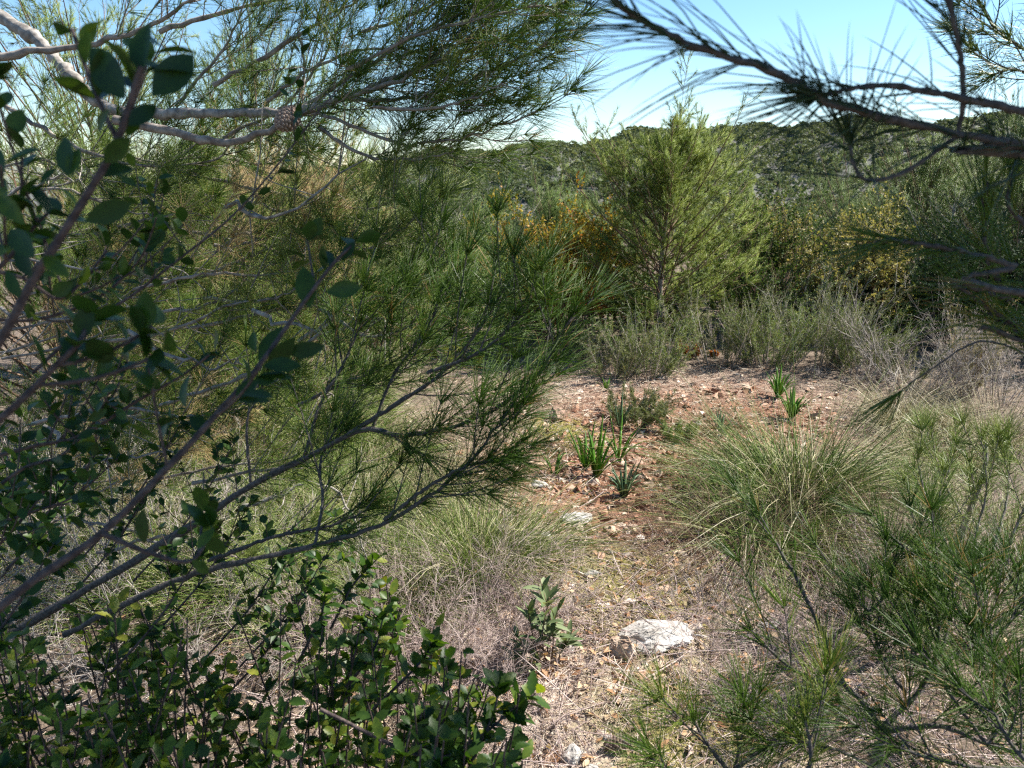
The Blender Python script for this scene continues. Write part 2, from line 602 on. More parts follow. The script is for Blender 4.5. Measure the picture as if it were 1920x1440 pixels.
# scrub on the far hillside: one mass
def hillside_scrub():
    mb = MB()
    n = 16000
    az = np.radians(rng.uniform(-24, 42, n))
    r = np.sqrt(rng.uniform(90 ** 2, 385 ** 2, n))
    x, y = r * np.sin(az), r * np.cos(az)
    z = height(x, y)
    dens = np.sin(x * .07 + 2 * np.sin(y * .03)) * np.sin(y * .06 + 1.3 * np.sin(x * .04)) + rng.normal(0, .5, n)
    keep = dens > -1.0
    x, y, z, r = x[keep], y[keep], z[keep], r[keep]
    n = len(x)
    S = rng.uniform(.6, 1.6, n) * np.where(rng.random(n) < .12, 1.6, 1)
    k = 64
    th = rng.uniform(0, 6.283, (n, k))
    cz = rng.uniform(-.3, 1, (n, k))
    rad = np.sqrt(np.clip(1 - cz * cz, 0, 1)) * rng.uniform(.7, 1.1, (n, k))
    lump = 1 + .3 * np.sin(th * 3 + rng.uniform(0, 6, (n, 1))) * np.sin(cz * 4)
    c = np.stack([x[:, None] + S[:, None] * rad * lump * np.cos(th), y[:, None] + S[:, None] * rad * lump * np.sin(th),
                  z[:, None] + S[:, None] * (.35 + .8 * cz * lump)], -1).reshape(-1, 3)
    sz = np.repeat(S, k) * .2
    nv = unit(rng.normal(size=(n * k, 3)))
    u, wv = frames(nv)
    sz = sz[:, None] * rng.uniform(.6, 1.5, (n * k, 1))
    V = np.stack([c + u * sz, c + wv * sz * .8, c - u * sz, c - wv * sz * .8], 1)
    q = np.arange(n * k)[:, None] * 4 + np.arange(4)[None]
    a = np.repeat(np.repeat(rng.random(n) * .7, k) + rng.random(n * k) * .3, 4)
    mb.add(V, q, None, a)
    o = mb.build('hillside_scrub', foliage('hillside_scrub', [(0, (.060, .078, .045)), (.6, (.105, .125, .068)), (1, (.165, .18, .105))], .25, .7, .2))
    tag(o, 'dark green scrub and low trees spread over the far hillside', 'scrub', kind='stuff')


hillside_scrub()


# ------------------------------------------------------------------ builders: pines
def shoot(nb, pts, dens, nl, r, start=.2, spread=1.0, tip_tuft=10, vbase=.4, rings=(0, .45, .8), pairs=True, gravity=.06, vspread=.25, sides=3):
    """needles round one curved shoot"""
    pts = np.asarray(pts)
    seg = np.linalg.norm(np.diff(pts, axis=0), axis=1)
    cum = np.concatenate([[0], np.cumsum(seg)])
    Lt = cum[-1]
    n = int(dens * Lt * (1 - start) / (2 if pairs else 1)) + tip_tuft
    s = np.concatenate([rng.uniform(start, 1, max(n - tip_tuft, 0)), rng.uniform(.95, 1.0, tip_tuft)])
    n = len(s)
    pos = np.stack([np.interp(s * Lt, cum, pts[:, k]) for k in range(3)], -1)
    tan = unit(np.gradient(pts, axis=0))
    tg = unit(np.stack([np.interp(s * Lt, cum, tan[:, k]) for k in range(3)], -1))
    u, wv = frames(tg)
    ph = rng.uniform(0, 6.283, n)[:, None]
    rad = u * np.cos(ph) + wv * np.sin(ph)
    ang = np.radians((64 - 30 * s) * spread + rng.normal(0, 10, n))[:, None]
    d = tg * np.cos(ang) + rad * np.sin(ang)
    L = nl * rng.uniform(.7, 1.12, n)
    v = np.clip(vbase + rng.normal(0, vspread * .6, n), 0, .9)
    v = np.where(rng.random(n) < .03, 1.0, v)
    bend = -rad * rng.uniform(0, .22, (n, 1)) + np.array([0, 0, -1.0]) * gravity * rng.uniform(.2, 1.6, (n, 1))
    if pairs:
        off = rng.normal(0, .07, (n, 3))
        pos = np.vstack([pos, pos])
        d = np.vstack([d + off, d - off])
        L = np.concatenate([L, L * rng.uniform(.9, 1.05, n)])
        v = np.concatenate([v, v])
        bend = np.vstack([bend + off * .5, bend - off * .5])
    nb.strands(pos, d, L, r, bend, rings, sides, v)


def bough(wb, nb, pts, r0, r1, nl=.08, nr=.0006, dens=650, twigs=8, tl=.22, tstart=.35, nstart=.5, up=.35, vbase=.4, own=True, grav=.06, tr=.0016, sub=0, rings=(0, .5), samples=None, sides=7, tip_spread=1.0, wob=.0025, tws=.3):
    """a branch with lateral twigs and needles; pts are world points"""
    pts = np.asarray(pts)
    n = samples or max(10, len(pts) * 5)
    c = catmull(pts, n)
    seg = np.linalg.norm(np.diff(c, axis=0), axis=1)
    Lt = seg.sum()
    c = c + np.concatenate([np.zeros((1, 3)), rng.normal(0, wob, (n - 1, 3))]) * min(1, Lt * 2)
    rr = np.linspace(r0, r1, n) * (1 + rng.normal(0, .11, n))
    wb.tube(c, rr, sides, rng.uniform(.2, .8))
    if own:
        shoot(nb, c, dens, nl, nr, nstart, tip_spread, 16, vbase, rings, True, grav)
    tan = unit(np.gradient(c, axis=0))
    for k in range(twigs):
        s = tstart + (0.97 - tstart) * (k + rng.uniform(.1, .9)) / max(twigs, 1)
        i = min(int(s * (n - 1)), n - 2)
        p, tg = c[i], tan[i]
        rnd = unit(rng.normal(size=3))
        perp = unit(rnd - tg * np.dot(rnd, tg))
        d = unit(tg * rng.uniform(.5, .95) + perp * rng.uniform(.5, 1.0) + np.array([0, 0, 1]) * up * rng.uniform(.2, 1))
        L = tl * rng.uniform(.45, 1.15) * (1.1 - .5 * s)
        tt = np.linspace(0, 1, 7)[:, None]
        bend = tg * .2 + np.array([0, 0, .22]) + rng.normal(0, .08, 3)
        q = p + d * L * tt + bend * L * tt * tt
        wb.tube(q, np.linspace(tr, tr * .55, 7), 5, rng.uniform(.2, .8))
        shoot(nb, q, dens, nl, nr, tws, 1.0, 12, np.clip(vbase + rng.normal(0, .12), 0, .8), rings)
        for _ in range(sub):
            i2 = rng.integers(2, 6)
            d2 = unit(unit(q[-1] - q[0]) + rng.normal(0, .5, 3) + np.array([0, 0, up]))
            L2 = L * rng.uniform(.4, .7)
            q2 = q[i2] + d2 * L2 * tt + bend * L2 * tt * tt
            wb.tube(q2, np.linspace(tr * .8, tr * .5, 7), 4, rng.uniform(.2, .8))
            shoot(nb, q2, dens, nl, nr, .15, 1.0, 10, np.clip(vbase + rng.normal(0, .12), 0, .8), rings)
    return c


def PX(lst, d0=None):
    """polyline given as (px, py, depth)"""
    return np.array([P(*q) if len(q) == 3 else P(q[0], q[1], d0) for q in lst])


def along(lst, d0, d1):
    ds = np.linspace(d0, d1, len(lst))
    return np.array([P(x, y, d) for (x, y), d in zip(lst, ds)])


def young_pine(base, H, spread, label, mat='needle_far', group=None, whorls=12, per=6, twigs=10, npt=45, nl=.085, nr=.0011, updeg=45, tops=(), low=.12, lean=(0, 0), taper=.8, dead=0, trunk_r=.03, name='pine_tree', barkm='bark', vb=.45, jit=.8, twl=(.08, .22), tup=.2):
    """a small pine seen whole: trunk, whorled limbs, twigs, needles"""
    base = np.asarray(base, float)
    H = H - (0 if tops else min(.22 * spread + .05, .3 * H))
    t = thing(name, base, label, name.replace('_', ' '), group)
    tb, wb, nb = MB(), MB(), MB()
    zz = np.linspace(0, 1, 14)
    tr = base + np.stack([lean[0] * zz ** 1.4 + .03 * H * np.sin(zz * 7 + base[0]) * .3, lean[1] * zz ** 1.4 + .02 * H * np.sin(zz * 5) * .3, H * zz - .05], -1)
    tb.tube(tr, np.linspace(trunk_r, .006, 14), 7)
    B, D, L, S = [], [], [], []
    for k in range(whorls):
        f = low + (0.97 - low) * (k / max(whorls - 1, 1)) ** .9
        for m in range(per):
            a = 6.283 * m / per + rng.uniform(-.5, .5) + k * .7
            ff = np.clip(f + rng.uniform(-.03, .03), .02, .985)
            prof = spread * float(np.interp(ff, [0, .15, .35, .6, .8, 1], [.6, .95, 1, .85, .55, .14])) * taper
            el = R(updeg * (.65 + .55 * ff) + rng.normal(0, 9))
            p = np.array([np.interp(ff, zz, tr[:, q]) for q in range(3)])
            B.append(p)
            D.append([math.cos(a) * math.cos(el), math.sin(a) * math.cos(el), math.sin(el)])
            L.append(prof * rng.uniform(.65, 1.2) / math.cos(min(el, R(65))))
            S.append(ff)
    for (dx, dy, hz, ln) in tops:          # extra leaders that stand above the crown
        f = hz
        p = np.array([np.interp(f, zz, tr[:, q]) for q in range(3)])
        for _ in range(1):
            B.append(p)
            D.append([dx, dy, 1.0])
            L.append(ln)
            S.append(.95)
    nlead = len(tops)
    B, D, L = np.array(B), unit(np.array(D)), np.array(L)
    bend = np.zeros_like(B)
    bend[:, 2] = rng.uniform(.05, .3, len(B))
    rr = .003 + .005 * L / max(L.max(), .01)
    if nlead:
        rr[-nlead:] = .0025
    wb.strands(B, D, L, rr, bend, (0, .3, .6, .85), 5, rng.random(len(B)))
    # twigs
    nT = twigs if len(tops) else int(twigs * 1.5)
    nl = nl if len(tops) else nl * .8
    s = rng.uniform(.18, 1.0, (len(B), nT))
    s[:, 0] = .97
    cB = B[:, None] + D[:, None] * (L[:, None] * s)[..., None] + bend[:, None] * (L[:, None] * s * s)[..., None]
    cD = unit(D[:, None] * 1.0 + 2 * bend[:, None] * s[..., None] + rng.normal(0, jit, (len(B), nT, 3)) + np.array([0, 0, tup]))
    cL = rng.uniform(.5, 1.1, (len(B), nT)) * np.clip(L[:, None] * .36, *twl)
    tv = np.clip(vb + rng.normal(0, .16, (len(B), nT)), 0, 1)
    B2, D2, L2, V2 = cB.reshape(-1, 3), cD.reshape(-1, 3), cL.ravel(), tv.ravel()
    bd2 = np.zeros_like(B2)
    bd2[:, 2] = rng.uniform(0, .3, len(B2))
    wb.strands(B2, D2, L2, .0016, bd2, (0, .5), 3, .4)
    n = npt
    s = np.sqrt(rng.uniform(.02, 1.0, (len(B2), n)))
    nB = (B2[:, None] + D2[:, None] * (L2[:, None] * s)[..., None] + bd2[:, None] * (L2[:, None] * s * s)[..., None]).reshape(-1, 3)
    rnd = unit(rng.normal(size=(len(B2) * n, 3)))
    dd = np.repeat(D2, n, 0)
    nD = unit(dd * rng.uniform(.7, 1.5, (len(rnd), 1)) + rnd * .75 + np.array([0, 0, .1]))
    v = np.clip(np.repeat(V2, n) + rng.normal(0, .14, len(nB)), 0, 1)
    nb.strands(nB, nD, nl * rng.uniform(.6, 1.1, len(nB)), nr, None, (0,), 3, v)
    if dead:
        Bd = tr[rng.integers(1, 5, dead)]
        Dd = unit(np.stack([rng.normal(0, 1, dead), rng.normal(0, 1, dead), rng.uniform(-.1, .3, dead)], -1))
        wb.strands(Bd, Dd, rng.uniform(.2, .6, dead), .004, None, (0, .5), 4, .9)
    trunk = tb.build('trunk', M[barkm], t)
    wb.build('branches', M['twig_brown'] if barkm == 'bark' else M['twig_grey'], trunk)
    nb.build('crown', M[mat], t)
    return t


# ------------------------------------------------------------------ builders: shrubs, grass, strap-leaved plants
def grow(B, D, L, bend, n, s0=.3, jit=.5, ratio=.5, up=.2):
    s = rng.uniform(s0, 1, (len(B), n))
    cB = B[:, None] + D[:, None] * (L[:, None] * s)[..., None] + bend[:, None] * (L[:, None] * s * s)[..., None]
    cD = unit(D[:, None] + 2 * bend[:, None] * s[..., None] + rng.normal(0, jit, (len(B), n, 3)) + np.array([0, 0, up]))
    cL = L[:, None] * ratio * rng.uniform(.5, 1.2, (len(B), n))
    cb = np.zeros((len(B) * n, 3))
    cb[:, 2] = rng.uniform(-.1, .25, len(cb))
    return cB.reshape(-1, 3), cD.reshape(-1, 3), cL.ravel(), cb


def stems0(base, n, spread, H, rad=.08, up=1.0):
    a = rng.uniform(0, 6.283, n)
    q = np.sqrt(rng.random(n))
    B = base + np.stack([rad * q * np.cos(a), rad * q * np.sin(a), np.full(n, -.02)], -1)
    D = unit(np.stack([spread * q * np.cos(a), spread * q * np.sin(a), np.full(n, up)], -1) + rng.normal(0, .1, (n, 3)))
    L = H * rng.uniform(.65, 1.1, n) / np.maximum(D[:, 2], .45)
    bend = np.zeros((n, 3))
    bend[:, 2] = rng.uniform(-.1, .15, n)
    return B, D, L, bend


def leafy_shrub(base, H, spread, label, leaf='leaf_oak', stem='twig_brown', n0=26, n1=7, n2=5, lpt=10, ll=.025, lw=.014, cat='shrub', name='leafy_shrub', group=None, rad=.15, shape='far', vb=.45, skirt=.25, r0=.006, extra=None):
    base = np.asarray(base, float)
    t = thing(name, base, label, cat, group)
    wb, fb = MB(), MB()
    B, D, L, bd = stems0(base, n0, spread, H, rad)
    wb.strands(B, D, L, r0, bd, (0, .3, .6, .85), 5, rng.random(len(B)))
    B1, D1, L1, b1 = grow(B, D, L, bd, n1, skirt, .55, .42, .15)
    wb.strands(B1, D1, L1, r0 * .45, b1, (0, .5), 4, rng.random(len(B1)))
    B2, D2, L2, b2 = grow(B1, D1, L1, b1, n2, .3, .6, .5, .15)
    wb.strands(B2, D2, L2, r0 * .22, b2, (0, .5), 3, rng.random(len(B2)))
    tv = np.clip(vb + rng.normal(0, .2, len(B2)), 0, 1)
    if extra is not None:
        tv = np.clip(tv + extra(B2), 0, 1)
    s = rng.uniform(.1, 1, (len(B2), lpt))
    lB = (B2[:, None] + D2[:, None] * (L2[:, None] * s)[..., None]).reshape(-1, 3)
    lD = unit(np.repeat(D2, lpt, 0) + rng.normal(0, .75, (len(lB), 3)))
    lN = unit(rng.normal(0, .7, (len(lB), 3)) + np.array([0, 0, 1.0]))
    v = np.clip(np.repeat(tv, lpt) + rng.normal(0, .14, len(lB)), 0, 1)
    ok = lB[:, 2] > base[2] + .02
    fb.leaves(lB[ok], lD[ok], lN[ok], ll * rng.uniform(.6, 1.15, ok.sum()), lw * rng.uniform(.7, 1.15, ok.sum()), shape, v[ok])
    wb.build('stems', M[stem], t)
    fb.build('foliage', M[leaf], t)
    return t


def rosemary(base, H, spread, label, leaf='rosemary', n0=30, n1=9, npt=34, nl=.026, nr=.0011, group=None, rad=.12, name='rosemary_shrub', cat='shrub', stem='twig_grey', skirt=.2, vb=.5):
    base = np.asarray(base, float)
    t = thing(name, base, label, cat, group)
    wb, fb = MB(), MB()
    B, D, L, bd = stems0(base, n0, spread, H * .85, rad)
    wb.strands(B, D, L, .0035, bd, (0, .3, .6, .85), 4, rng.random(len(B)))
    B1, D1, L1, b1 = grow(B, D, L, bd, n1, skirt * .25, .5, .38, .25)
    wb.strands(B1, D1, L1, .0014, b1, (0, .5), 3, rng.random(len(B1)))
    s = rng.uniform(.1, 1, (len(B1), npt))
    nB = (B1[:, None] + D1[:, None] * (L1[:, None] * s)[..., None] + b1[:, None] * (L1[:, None] * s * s)[..., None]).reshape(-1, 3)
    rnd = unit(rng.normal(size=(len(nB), 3)))
    nD = unit(np.repeat(D1, npt, 0) * .8 + rnd)
    tv = np.clip(vb + rng.normal(0, .2, len(B1)), 0, 1)
    fb.strands(nB, nD, nl * rng.uniform(.6, 1.1, len(nB)), nr, None, (0, .6), 2, np.clip(np.repeat(tv, npt) + rng.normal(0, .14, len(nB)), 0, 1))
    wb.build('stems', M[stem], t)
    fb.build('foliage', M[leaf], t)
    return t


def tussock(base, n, L, label, mat='grass', spread=1.0, droop=.7, r=.0016, rad=.08, group=None, name='grass_tussock', vb=.45, dry=.25, cat='grass tussock', up=1.0, arch=0):
    base = np.asarray(base, float)
    n = n + arch
    a = rng.uniform(0, 6.283, n)
    q = np.sqrt(rng.random(n))
    B = base + np.stack([rad * q * np.cos(a), rad * q * np.sin(a), np.full(n, -.015)], -1)
    D = unit(np.stack([spread * q * np.cos(a), spread * q * np.sin(a), np.full(n, up)], -1) + rng.normal(0, .22, (n, 3)) + np.array([*rng.normal(0, .16, 2), 0]) * (1 + np.sin(3 * a + rng.uniform(0, 6)))[:, None])
    LL = L * rng.uniform(.45, 1.15, n)
    hor = D.copy()
    hor[:, 2] = 0
    bd = hor * rng.uniform(.1, .5, (n, 1)) + np.array([0, 0, -1]) * droop * rng.uniform(.1, 1.2, (n, 1)) + rng.normal(0, .17, (n, 3))
    v = np.clip(vb + rng.normal(0, .2, n), 0, 1)
    v = np.where(rng.random(n) < dry, rng.uniform(.8, 1, n), v)
    if arch:
        LL[:arch] = L * rng.uniform(.9, 1.7, arch)
        bd[:arch] = hor[:arch] * rng.uniform(.2, .8, (arch, 1)) + np.array([0, 0, -1]) * rng.uniform(.6, 1.25, (arch, 1)) + rng.normal(0, .12, (arch, 3))
        v[:arch] = rng.uniform(.75, 1, arch)
    mb = MB()
    rw = r * rng.uniform(.7, 1.3, n)
    rw[:arch] *= 1.35
    mb.strands(B - base, D, LL, rw, bd, (0, .2, .4, .6, .8), 3, v, thick=(1, 1, .85, .65, .4))
    o = mb.build(name, M[mat])
    o.location = tuple(base)
    return tag(o, label, cat, group)


def strap_plant(base, n, L, label, mat='squill', wd=.018, spread=.5, group=None, droop=.6, name='squill_plant'):
    base = np.asarray(base, float)
    mb = MB()
    m = 9
    tt = np.linspace(0, 1, m)
    for k in range(n):
        a = 6.283 * k / n * 2.4 + rng.uniform(-.4, .4)
        out = np.array([math.cos(a), math.sin(a), 0])
        el = spread * rng.uniform(.35, 1.3) * (0.45 + .75 * k / n)
        d = unit(out * el + np.array([0, 0, 1]))
        LL = L * rng.uniform(.75, 1.1) * (1 - .2 * k / n)
        tw = rng.uniform(-.4, .4)
        c = out * .008 + d * (LL * tt)[:, None] + (out * .35 - np.array([0, 0, 1])) * (droop * rng.uniform(.1, 1) * LL * tt ** 2.5)[:, None]
        side = unit(np.cross(d, out) * math.cos(tw) + out * math.sin(tw) * .5)
        wv = wd * rng.uniform(.8, 1.15) * .5 * np.array([.55, .8, .95, 1, .98, .88, .68, .4, .04])
        ins = np.cross(side, d)
        th = .0012
        Lf, Rg = c + side * wv[:, None] + ins * (wv * .35)[:, None], c - side * wv[:, None] + ins * (wv * .35)[:, None]
        Md, Mb = c + ins * th, c - ins * th
        V = np.stack([Lf, Md, Rg, Mb], 1).reshape(-1, 3)
        q = []
        for i in range(m - 1):
            for j in range(4):
                j2 = (j + 1) % 4
                q.append((i * 4 + j, i * 4 + j2, i * 4 + 4 + j2, i * 4 + 4 + j))
        mb.add(V, q, None, np.repeat(np.clip(.3 + .5 * (1 - tt) * rng.uniform(.3, 1) + rng.normal(0, .12), 0, 1), 4))
    o = mb.build(name, M[mat])
    o.location = tuple(base)
    return tag(o, label, 'bulb plant', group)


def dead_brush(base, n0, L, spread, label, mat='twig_grey', n1=7, n2=5, r=.003, rad=.15, group=None, name='dead_brush', up=.6, cat='dead shrub', jit=.6):
    base = np.asarray(base, float)
    mb = MB()
    B, D, LL, bd = stems0(np.zeros(3), n0, spread, L, rad, up)
    LL = L * rng.uniform(.6, 1.1, n0)
    mb.strands(B, D, LL, r, bd, (0, .3, .6, .85), 4, rng.random(n0))
    B1, D1, L1, b1 = grow(B, D, LL, bd, n1, .2, jit, .5, .1)
    b1 += rng.normal(0, .15, b1.shape)
    mb.strands(B1, D1, L1, r * .5, b1, (0, .4, .7), 3, rng.random(len(B1)))
    B2, D2, L2, b2 = grow(B1, D1, L1, b1, n2, .2, jit, .55, .1)
    b2 += rng.normal(0, .2, b2.shape)
    mb.strands(B2, D2, L2, r * .3, b2, (0, .5), 3, rng.random(len(B2)))
    for k in range(len(mb.V)):
        mb.V[k] = mb.V[k].copy()
        low = mb.V[k][:, 2] < 0
        mb.V[k][low, 2] *= .1
    o = mb.build(name, M[mat])
    o.location = tuple(base)
    return tag(o, label, cat, group)


# ------------------------------------------------------------------ stones
def hull_rock(seed, npts=22, sub=1, amp=.05):
    g = np.random.default_rng(seed)
    bm = bmesh.new()
    p = unit(g.normal(size=(npts, 3))) * g.uniform(.7, 1.05, (npts, 1))
    for q in p:
        bm.verts.new(q)
    bmesh.ops.convex_hull(bm, input=bm.verts)
    for v in [v for v in bm.verts if not v.link_faces]:
        bm.verts.remove(v)
    if sub:
        bmesh.ops.bevel(bm, geom=list(bm.edges), offset=.06, segments=1, affect='EDGES')
        bmesh.ops.triangulate(bm, faces=list(bm.faces))
        bmesh.ops.subdivide_edges(bm, edges=list(bm.edges), cuts=sub, use_grid_fill=True)
        off = Vector(g.uniform(0, 50, 3))
        for v in bm.verts:
            q = v.co.copy()
            f = mnoise.fractal(q * 2.2 + off, 1.0, 2.0, 5) * .13 - abs(mnoise.noise(q * 5 + off)) * .10
            v.co += q.normalized() * f + Vector(g.normal(0, amp * .12, 3))
    bmesh.ops.triangulate(bm, faces=list(bm.faces))
    bm.verts.ensure_lookup_table()
    V = np.array([v.co[:] for v in bm.verts])
    F = np.array([[v.index for v in f.verts] for f in bm.faces])
    bm.free()
    return V, F


def stone(at, size, label, mat, seed, group=None, rot=0, name='stone', sink=.25, sub=1):
    V, F = hull_rock(seed, 18, sub, .05)
    V = V * np.array(size) * .5
    c, s_ = math.cos(rot), math.sin(rot)
    V = np.stack([V[:, 0] * c - V[:, 1] * s_, V[:, 0] * s_ + V[:, 1] * c, V[:, 2]], -1)
    V[:, 2] += size[2] * (.5 - sink)
    mb = MB()
    mb.add(V, None, F)
    o = mb.build(name, M[mat], None, False)
    o.location = tuple(at)
    return tag(o, label, 'stone', group)


def scatter_chips(name, label, n, area, smin, smax, vlo, vhi, cat='stone chips', flat=.5):
    vars_ = [hull_rock(900 + k, 9, 0) for k in range(6)]
    mb = MB()
    pts = area(n)
    for k, (V, F) in enumerate(vars_):
        p = pts[k::6]
        m = len(p)
        s = smin * (smax / smin) ** (rng.random(m) ** 2.2)
        a = rng.uniform(0, 6.283, m)
        X = V[None] * (s[:, None, None] * np.stack([np.ones(m), rng.uniform(.5, 1, m), rng.uniform(.3, .8, m) * flat * 1.4], -1)[:, None])
        Y = np.stack([X[..., 0] * np.cos(a)[:, None] - X[..., 1] * np.sin(a)[:, None], X[..., 0] * np.sin(a)[:, None] + X[..., 1] * np.cos(a)[:, None], X[..., 2]], -1)
        z = height(p[:, 0], p[:, 1])
        Y = Y + np.stack([p[:, 0], p[:, 1], z + s * .1], -1)[:, None]
        Fm = (F[None] + (np.arange(m) * len(V))[:, None, None]).reshape(-1, 3)
        mb.add(Y, None, Fm, np.repeat(rng.uniform(vlo, vhi, m), len(V)))
    return tag(mb.build(name, M['chips'], None, False), label, cat, kind='stuff')


def blob(centers, rads):
    cs = np.array([c[:2] for c in centers])
    rads = np.array(rads)

    def f(n):
        i = rng.choice(len(cs), n, p=rads ** 2 / (rads ** 2).sum())
        a = rng.uniform(0, 6.283, n)
        q = np.sqrt(rng.random(n)) * rads[i]
        return cs[i] + np.stack([q * np.cos(a), q * np.sin(a)], -1)
    return f


def scatter_straw(name, label, n, area, mat, Lmin, Lmax, r, cat, lift=.004, el=.12, curv=.25):
    p = area(n)
    a = rng.uniform(0, 6.283, n)
    z = height(p[:, 0], p[:, 1]) + lift + rng.uniform(0, .012, n)
    mb = MB()
    mb.strands(np.stack([p[:, 0], p[:, 1], z], -1), np.stack([np.cos(a), np.sin(a), rng.normal(.04, el, n)], -1), rng.uniform(Lmin, Lmax, n), r,
               np.stack([rng.normal(0, curv, n), rng.normal(0, curv, n), rng.uniform(-.08, .02, n)], -1), (0, .4, .75), 3, rng.random(n), thick=(.8, 1, .8))
    return tag(mb.build(name, M[mat]), label, cat, kind='stuff')


# ================================================================== ground cover
path_area = blob([G(1130, 1330), G(1140, 1200), G(1180, 1080), G(1130, 980), G(1140, 880), G(1220, 800), G(1150, 735), G(1320, 745), G(1500, 790), G(1290, 1260), G(1330, 1180), G(950, 1250), G(820, 1100), G(800, 870)],
                 [.42, .42, .45, .5, .7, .8, 1.0, 1.0, .9, .4, .5, .4, .5, .9])
red_area = blob([G(1130, 900), G(1240, 920), G(1150, 850), G(1240, 800), G(1380, 780), G(1100, 960)], [.45, .4, .6, .6, .6, .4])
scatter_chips('stone_chips', 'small pale stone chips strewn along the open path', 5200, path_area, .004, .042, .3, .9)
scatter_chips('earth_crumbs', 'reddish crumbs of dug earth round the strap leaved bulbs', 3400, red_area, .006, .05, 0, .55, 'earth crumbs', .9)
wide = blob([G(1130, 1330), G(1120, 1200), G(900, 1250), G(820, 1120), G(1330, 1180), G(1400, 1300), G(700, 1250), G(1650, 1200), G(500, 1150), G(1150, 1080), G(760, 900), G(1600, 1350)],
            [.5, .5, .6, .8, .6, .7, .8, .9, .9, .5, 1.0, .7])
scatter_straw('straw_litter', 'pale straw and dry needle litter over the path', 15000, wide, 'litter', .012, .07, .001, 'litter')
scatter_straw('twig_litter', 'thin mauve grey dead twigs fallen on the ground', 2600, wide, 'twig_mauve', .05, .22, .0016, 'twig litter', .01, .2, .3)
far_litter = blob([G(1150, 735), G(1320, 740), G(1500, 780), G(1240, 800), G(1700, 760), G(1150, 850), G(800, 800), G(1060, 720)], [1.2, 1.2, 1.2, .9, 1.2, .8, 1.6, 1.0])
scatter_straw('dry_litter', 'brown dry litter round the feet of the far shrubs', 9000, far_litter, 'litter', .02, .12, .0017, 'litter', .004, .2)


def leaf_litter():
    p = wide(1500)
    mb = MB()
    n = len(p)
    a = rng.uniform(0, 6.283, n)
    z = height(p[:, 0], p[:, 1]) + rng.uniform(.006, .02, n)
    mb.leaves(np.stack([p[:, 0], p[:, 1], z], -1), np.stack([np.cos(a), np.sin(a), rng.normal(.1, .3, n)], -1), unit(rng.normal(0, .5, (n, 3)) + np.array([0, 0, 1.])), rng.uniform(.018, .045, n), rng.uniform(.008, .018, n), 'long', rng.random(n))
    tag(mb.build('leaf_litter', M['dry_leaf']), 'curled brown fallen leaves on the litter', 'leaf litter', kind='stuff')


leaf_litter()

# stones one could pick up
stone(G(1232, 1200), (.30, .22, .09), 'largest white limestone slab in the middle of the path', 'rock_white', 3, None, .3, 'rock', .42, 6)
stone(G(1172, 1222), (.13, .11, .12), 'angular limestone block with shaded brown face touching the white slab', 'rock_buff', 5, None, 1.1, 'rock', .3, 4)
stone(G(1075, 1425), (.085, .07, .06), 'pale round stone at the foot of the path beside the dark cone', 'rock_white', 8, None, 0, 'rock', .3, 4)
stone(G(1044, 790), (.13, .12, .14), 'squarish brown stone standing beyond the leaning pine bough', 'rock_brown', 12, None, .5, 'rock', .2, 4)
stone(G(1080, 982), (.17, .12, .08), 'flat white stone at the near edge of the red earth', 'rock_white', 15, None, .2, 'rock', .3, 4)
stone(G(1022, 1010), (.10, .09, .05), 'whitish stone under the tips of the arching green tussock', 'rock_white', 17, None, .9, 'rock')
stone(G(1112, 912), (.10, .07, .06), 'buff stone right in front of the tallest bright bulb leaves', 'rock_buff', 19, None, .1, 'rock')
stone(G(1010, 912), (.12, .07, .05), 'flat grey stone on red earth left of the bulbs', 'rock_white', 21, None, -.3, 'rock')
stone(G(1192, 870), (.11, .08, .05), 'reddish stone behind the bluish squat bulb plant', 'rock_brown', 23, None, .3, 'rock')
stone(G(1110, 1082), (.07, .05, .04), 'small whitish stone at the edge of the yellow moss', 'rock_white', 25, None, .3, 'rock')
stone(G(1440, 1175), (.11, .05, .03), 'thin white stone among dry stalks right of the path', 'rock_white', 27, None, .2, 'rock')
for k in range(46):
    q = [(1130, 880), (1240, 800), (1320, 740), (1180, 1000), (1150, 1180), (1120, 1330), (1050, 980), (1250, 900)][k % 8]
    c = G(*q)
    a, rr = rng.uniform(0, 6.283), rng.uniform(.05, .55) * (1 if q[1] > 850 else 1.6)
    s = rng.uniform(.03, .075)
    stone(gz(c[0] + rr * math.cos(a), c[1] + rr * math.sin(a)), (s, s * rng.uniform(.6, 1), s * rng.uniform(.4, .8)), 'small pale or reddish broken stone lying loose on the path', ['rock_buff', 'rock_white', 'rock_brown', 'rock_buff'][k % 4], 40 + k % 9, 'loose stones on the path', rng.uniform(0, 6), 'stone', .3, 1)

# ================================================================== far pines and shrubs
def tree_at(px, ptop, d, base_z=None):
    """foot on the ground at depth d under column px, and the height that brings its top to ptop"""
    a = P(px, 700, d)
    b = gz(a[0], a[1])
    ray = FWD + (px - 960) / FPX * RIGHT - (ptop - 720) / FPX * UP
    tt = a[1] / ray[1]
    return b, CAM[2] + ray[2] * tt - b[2]


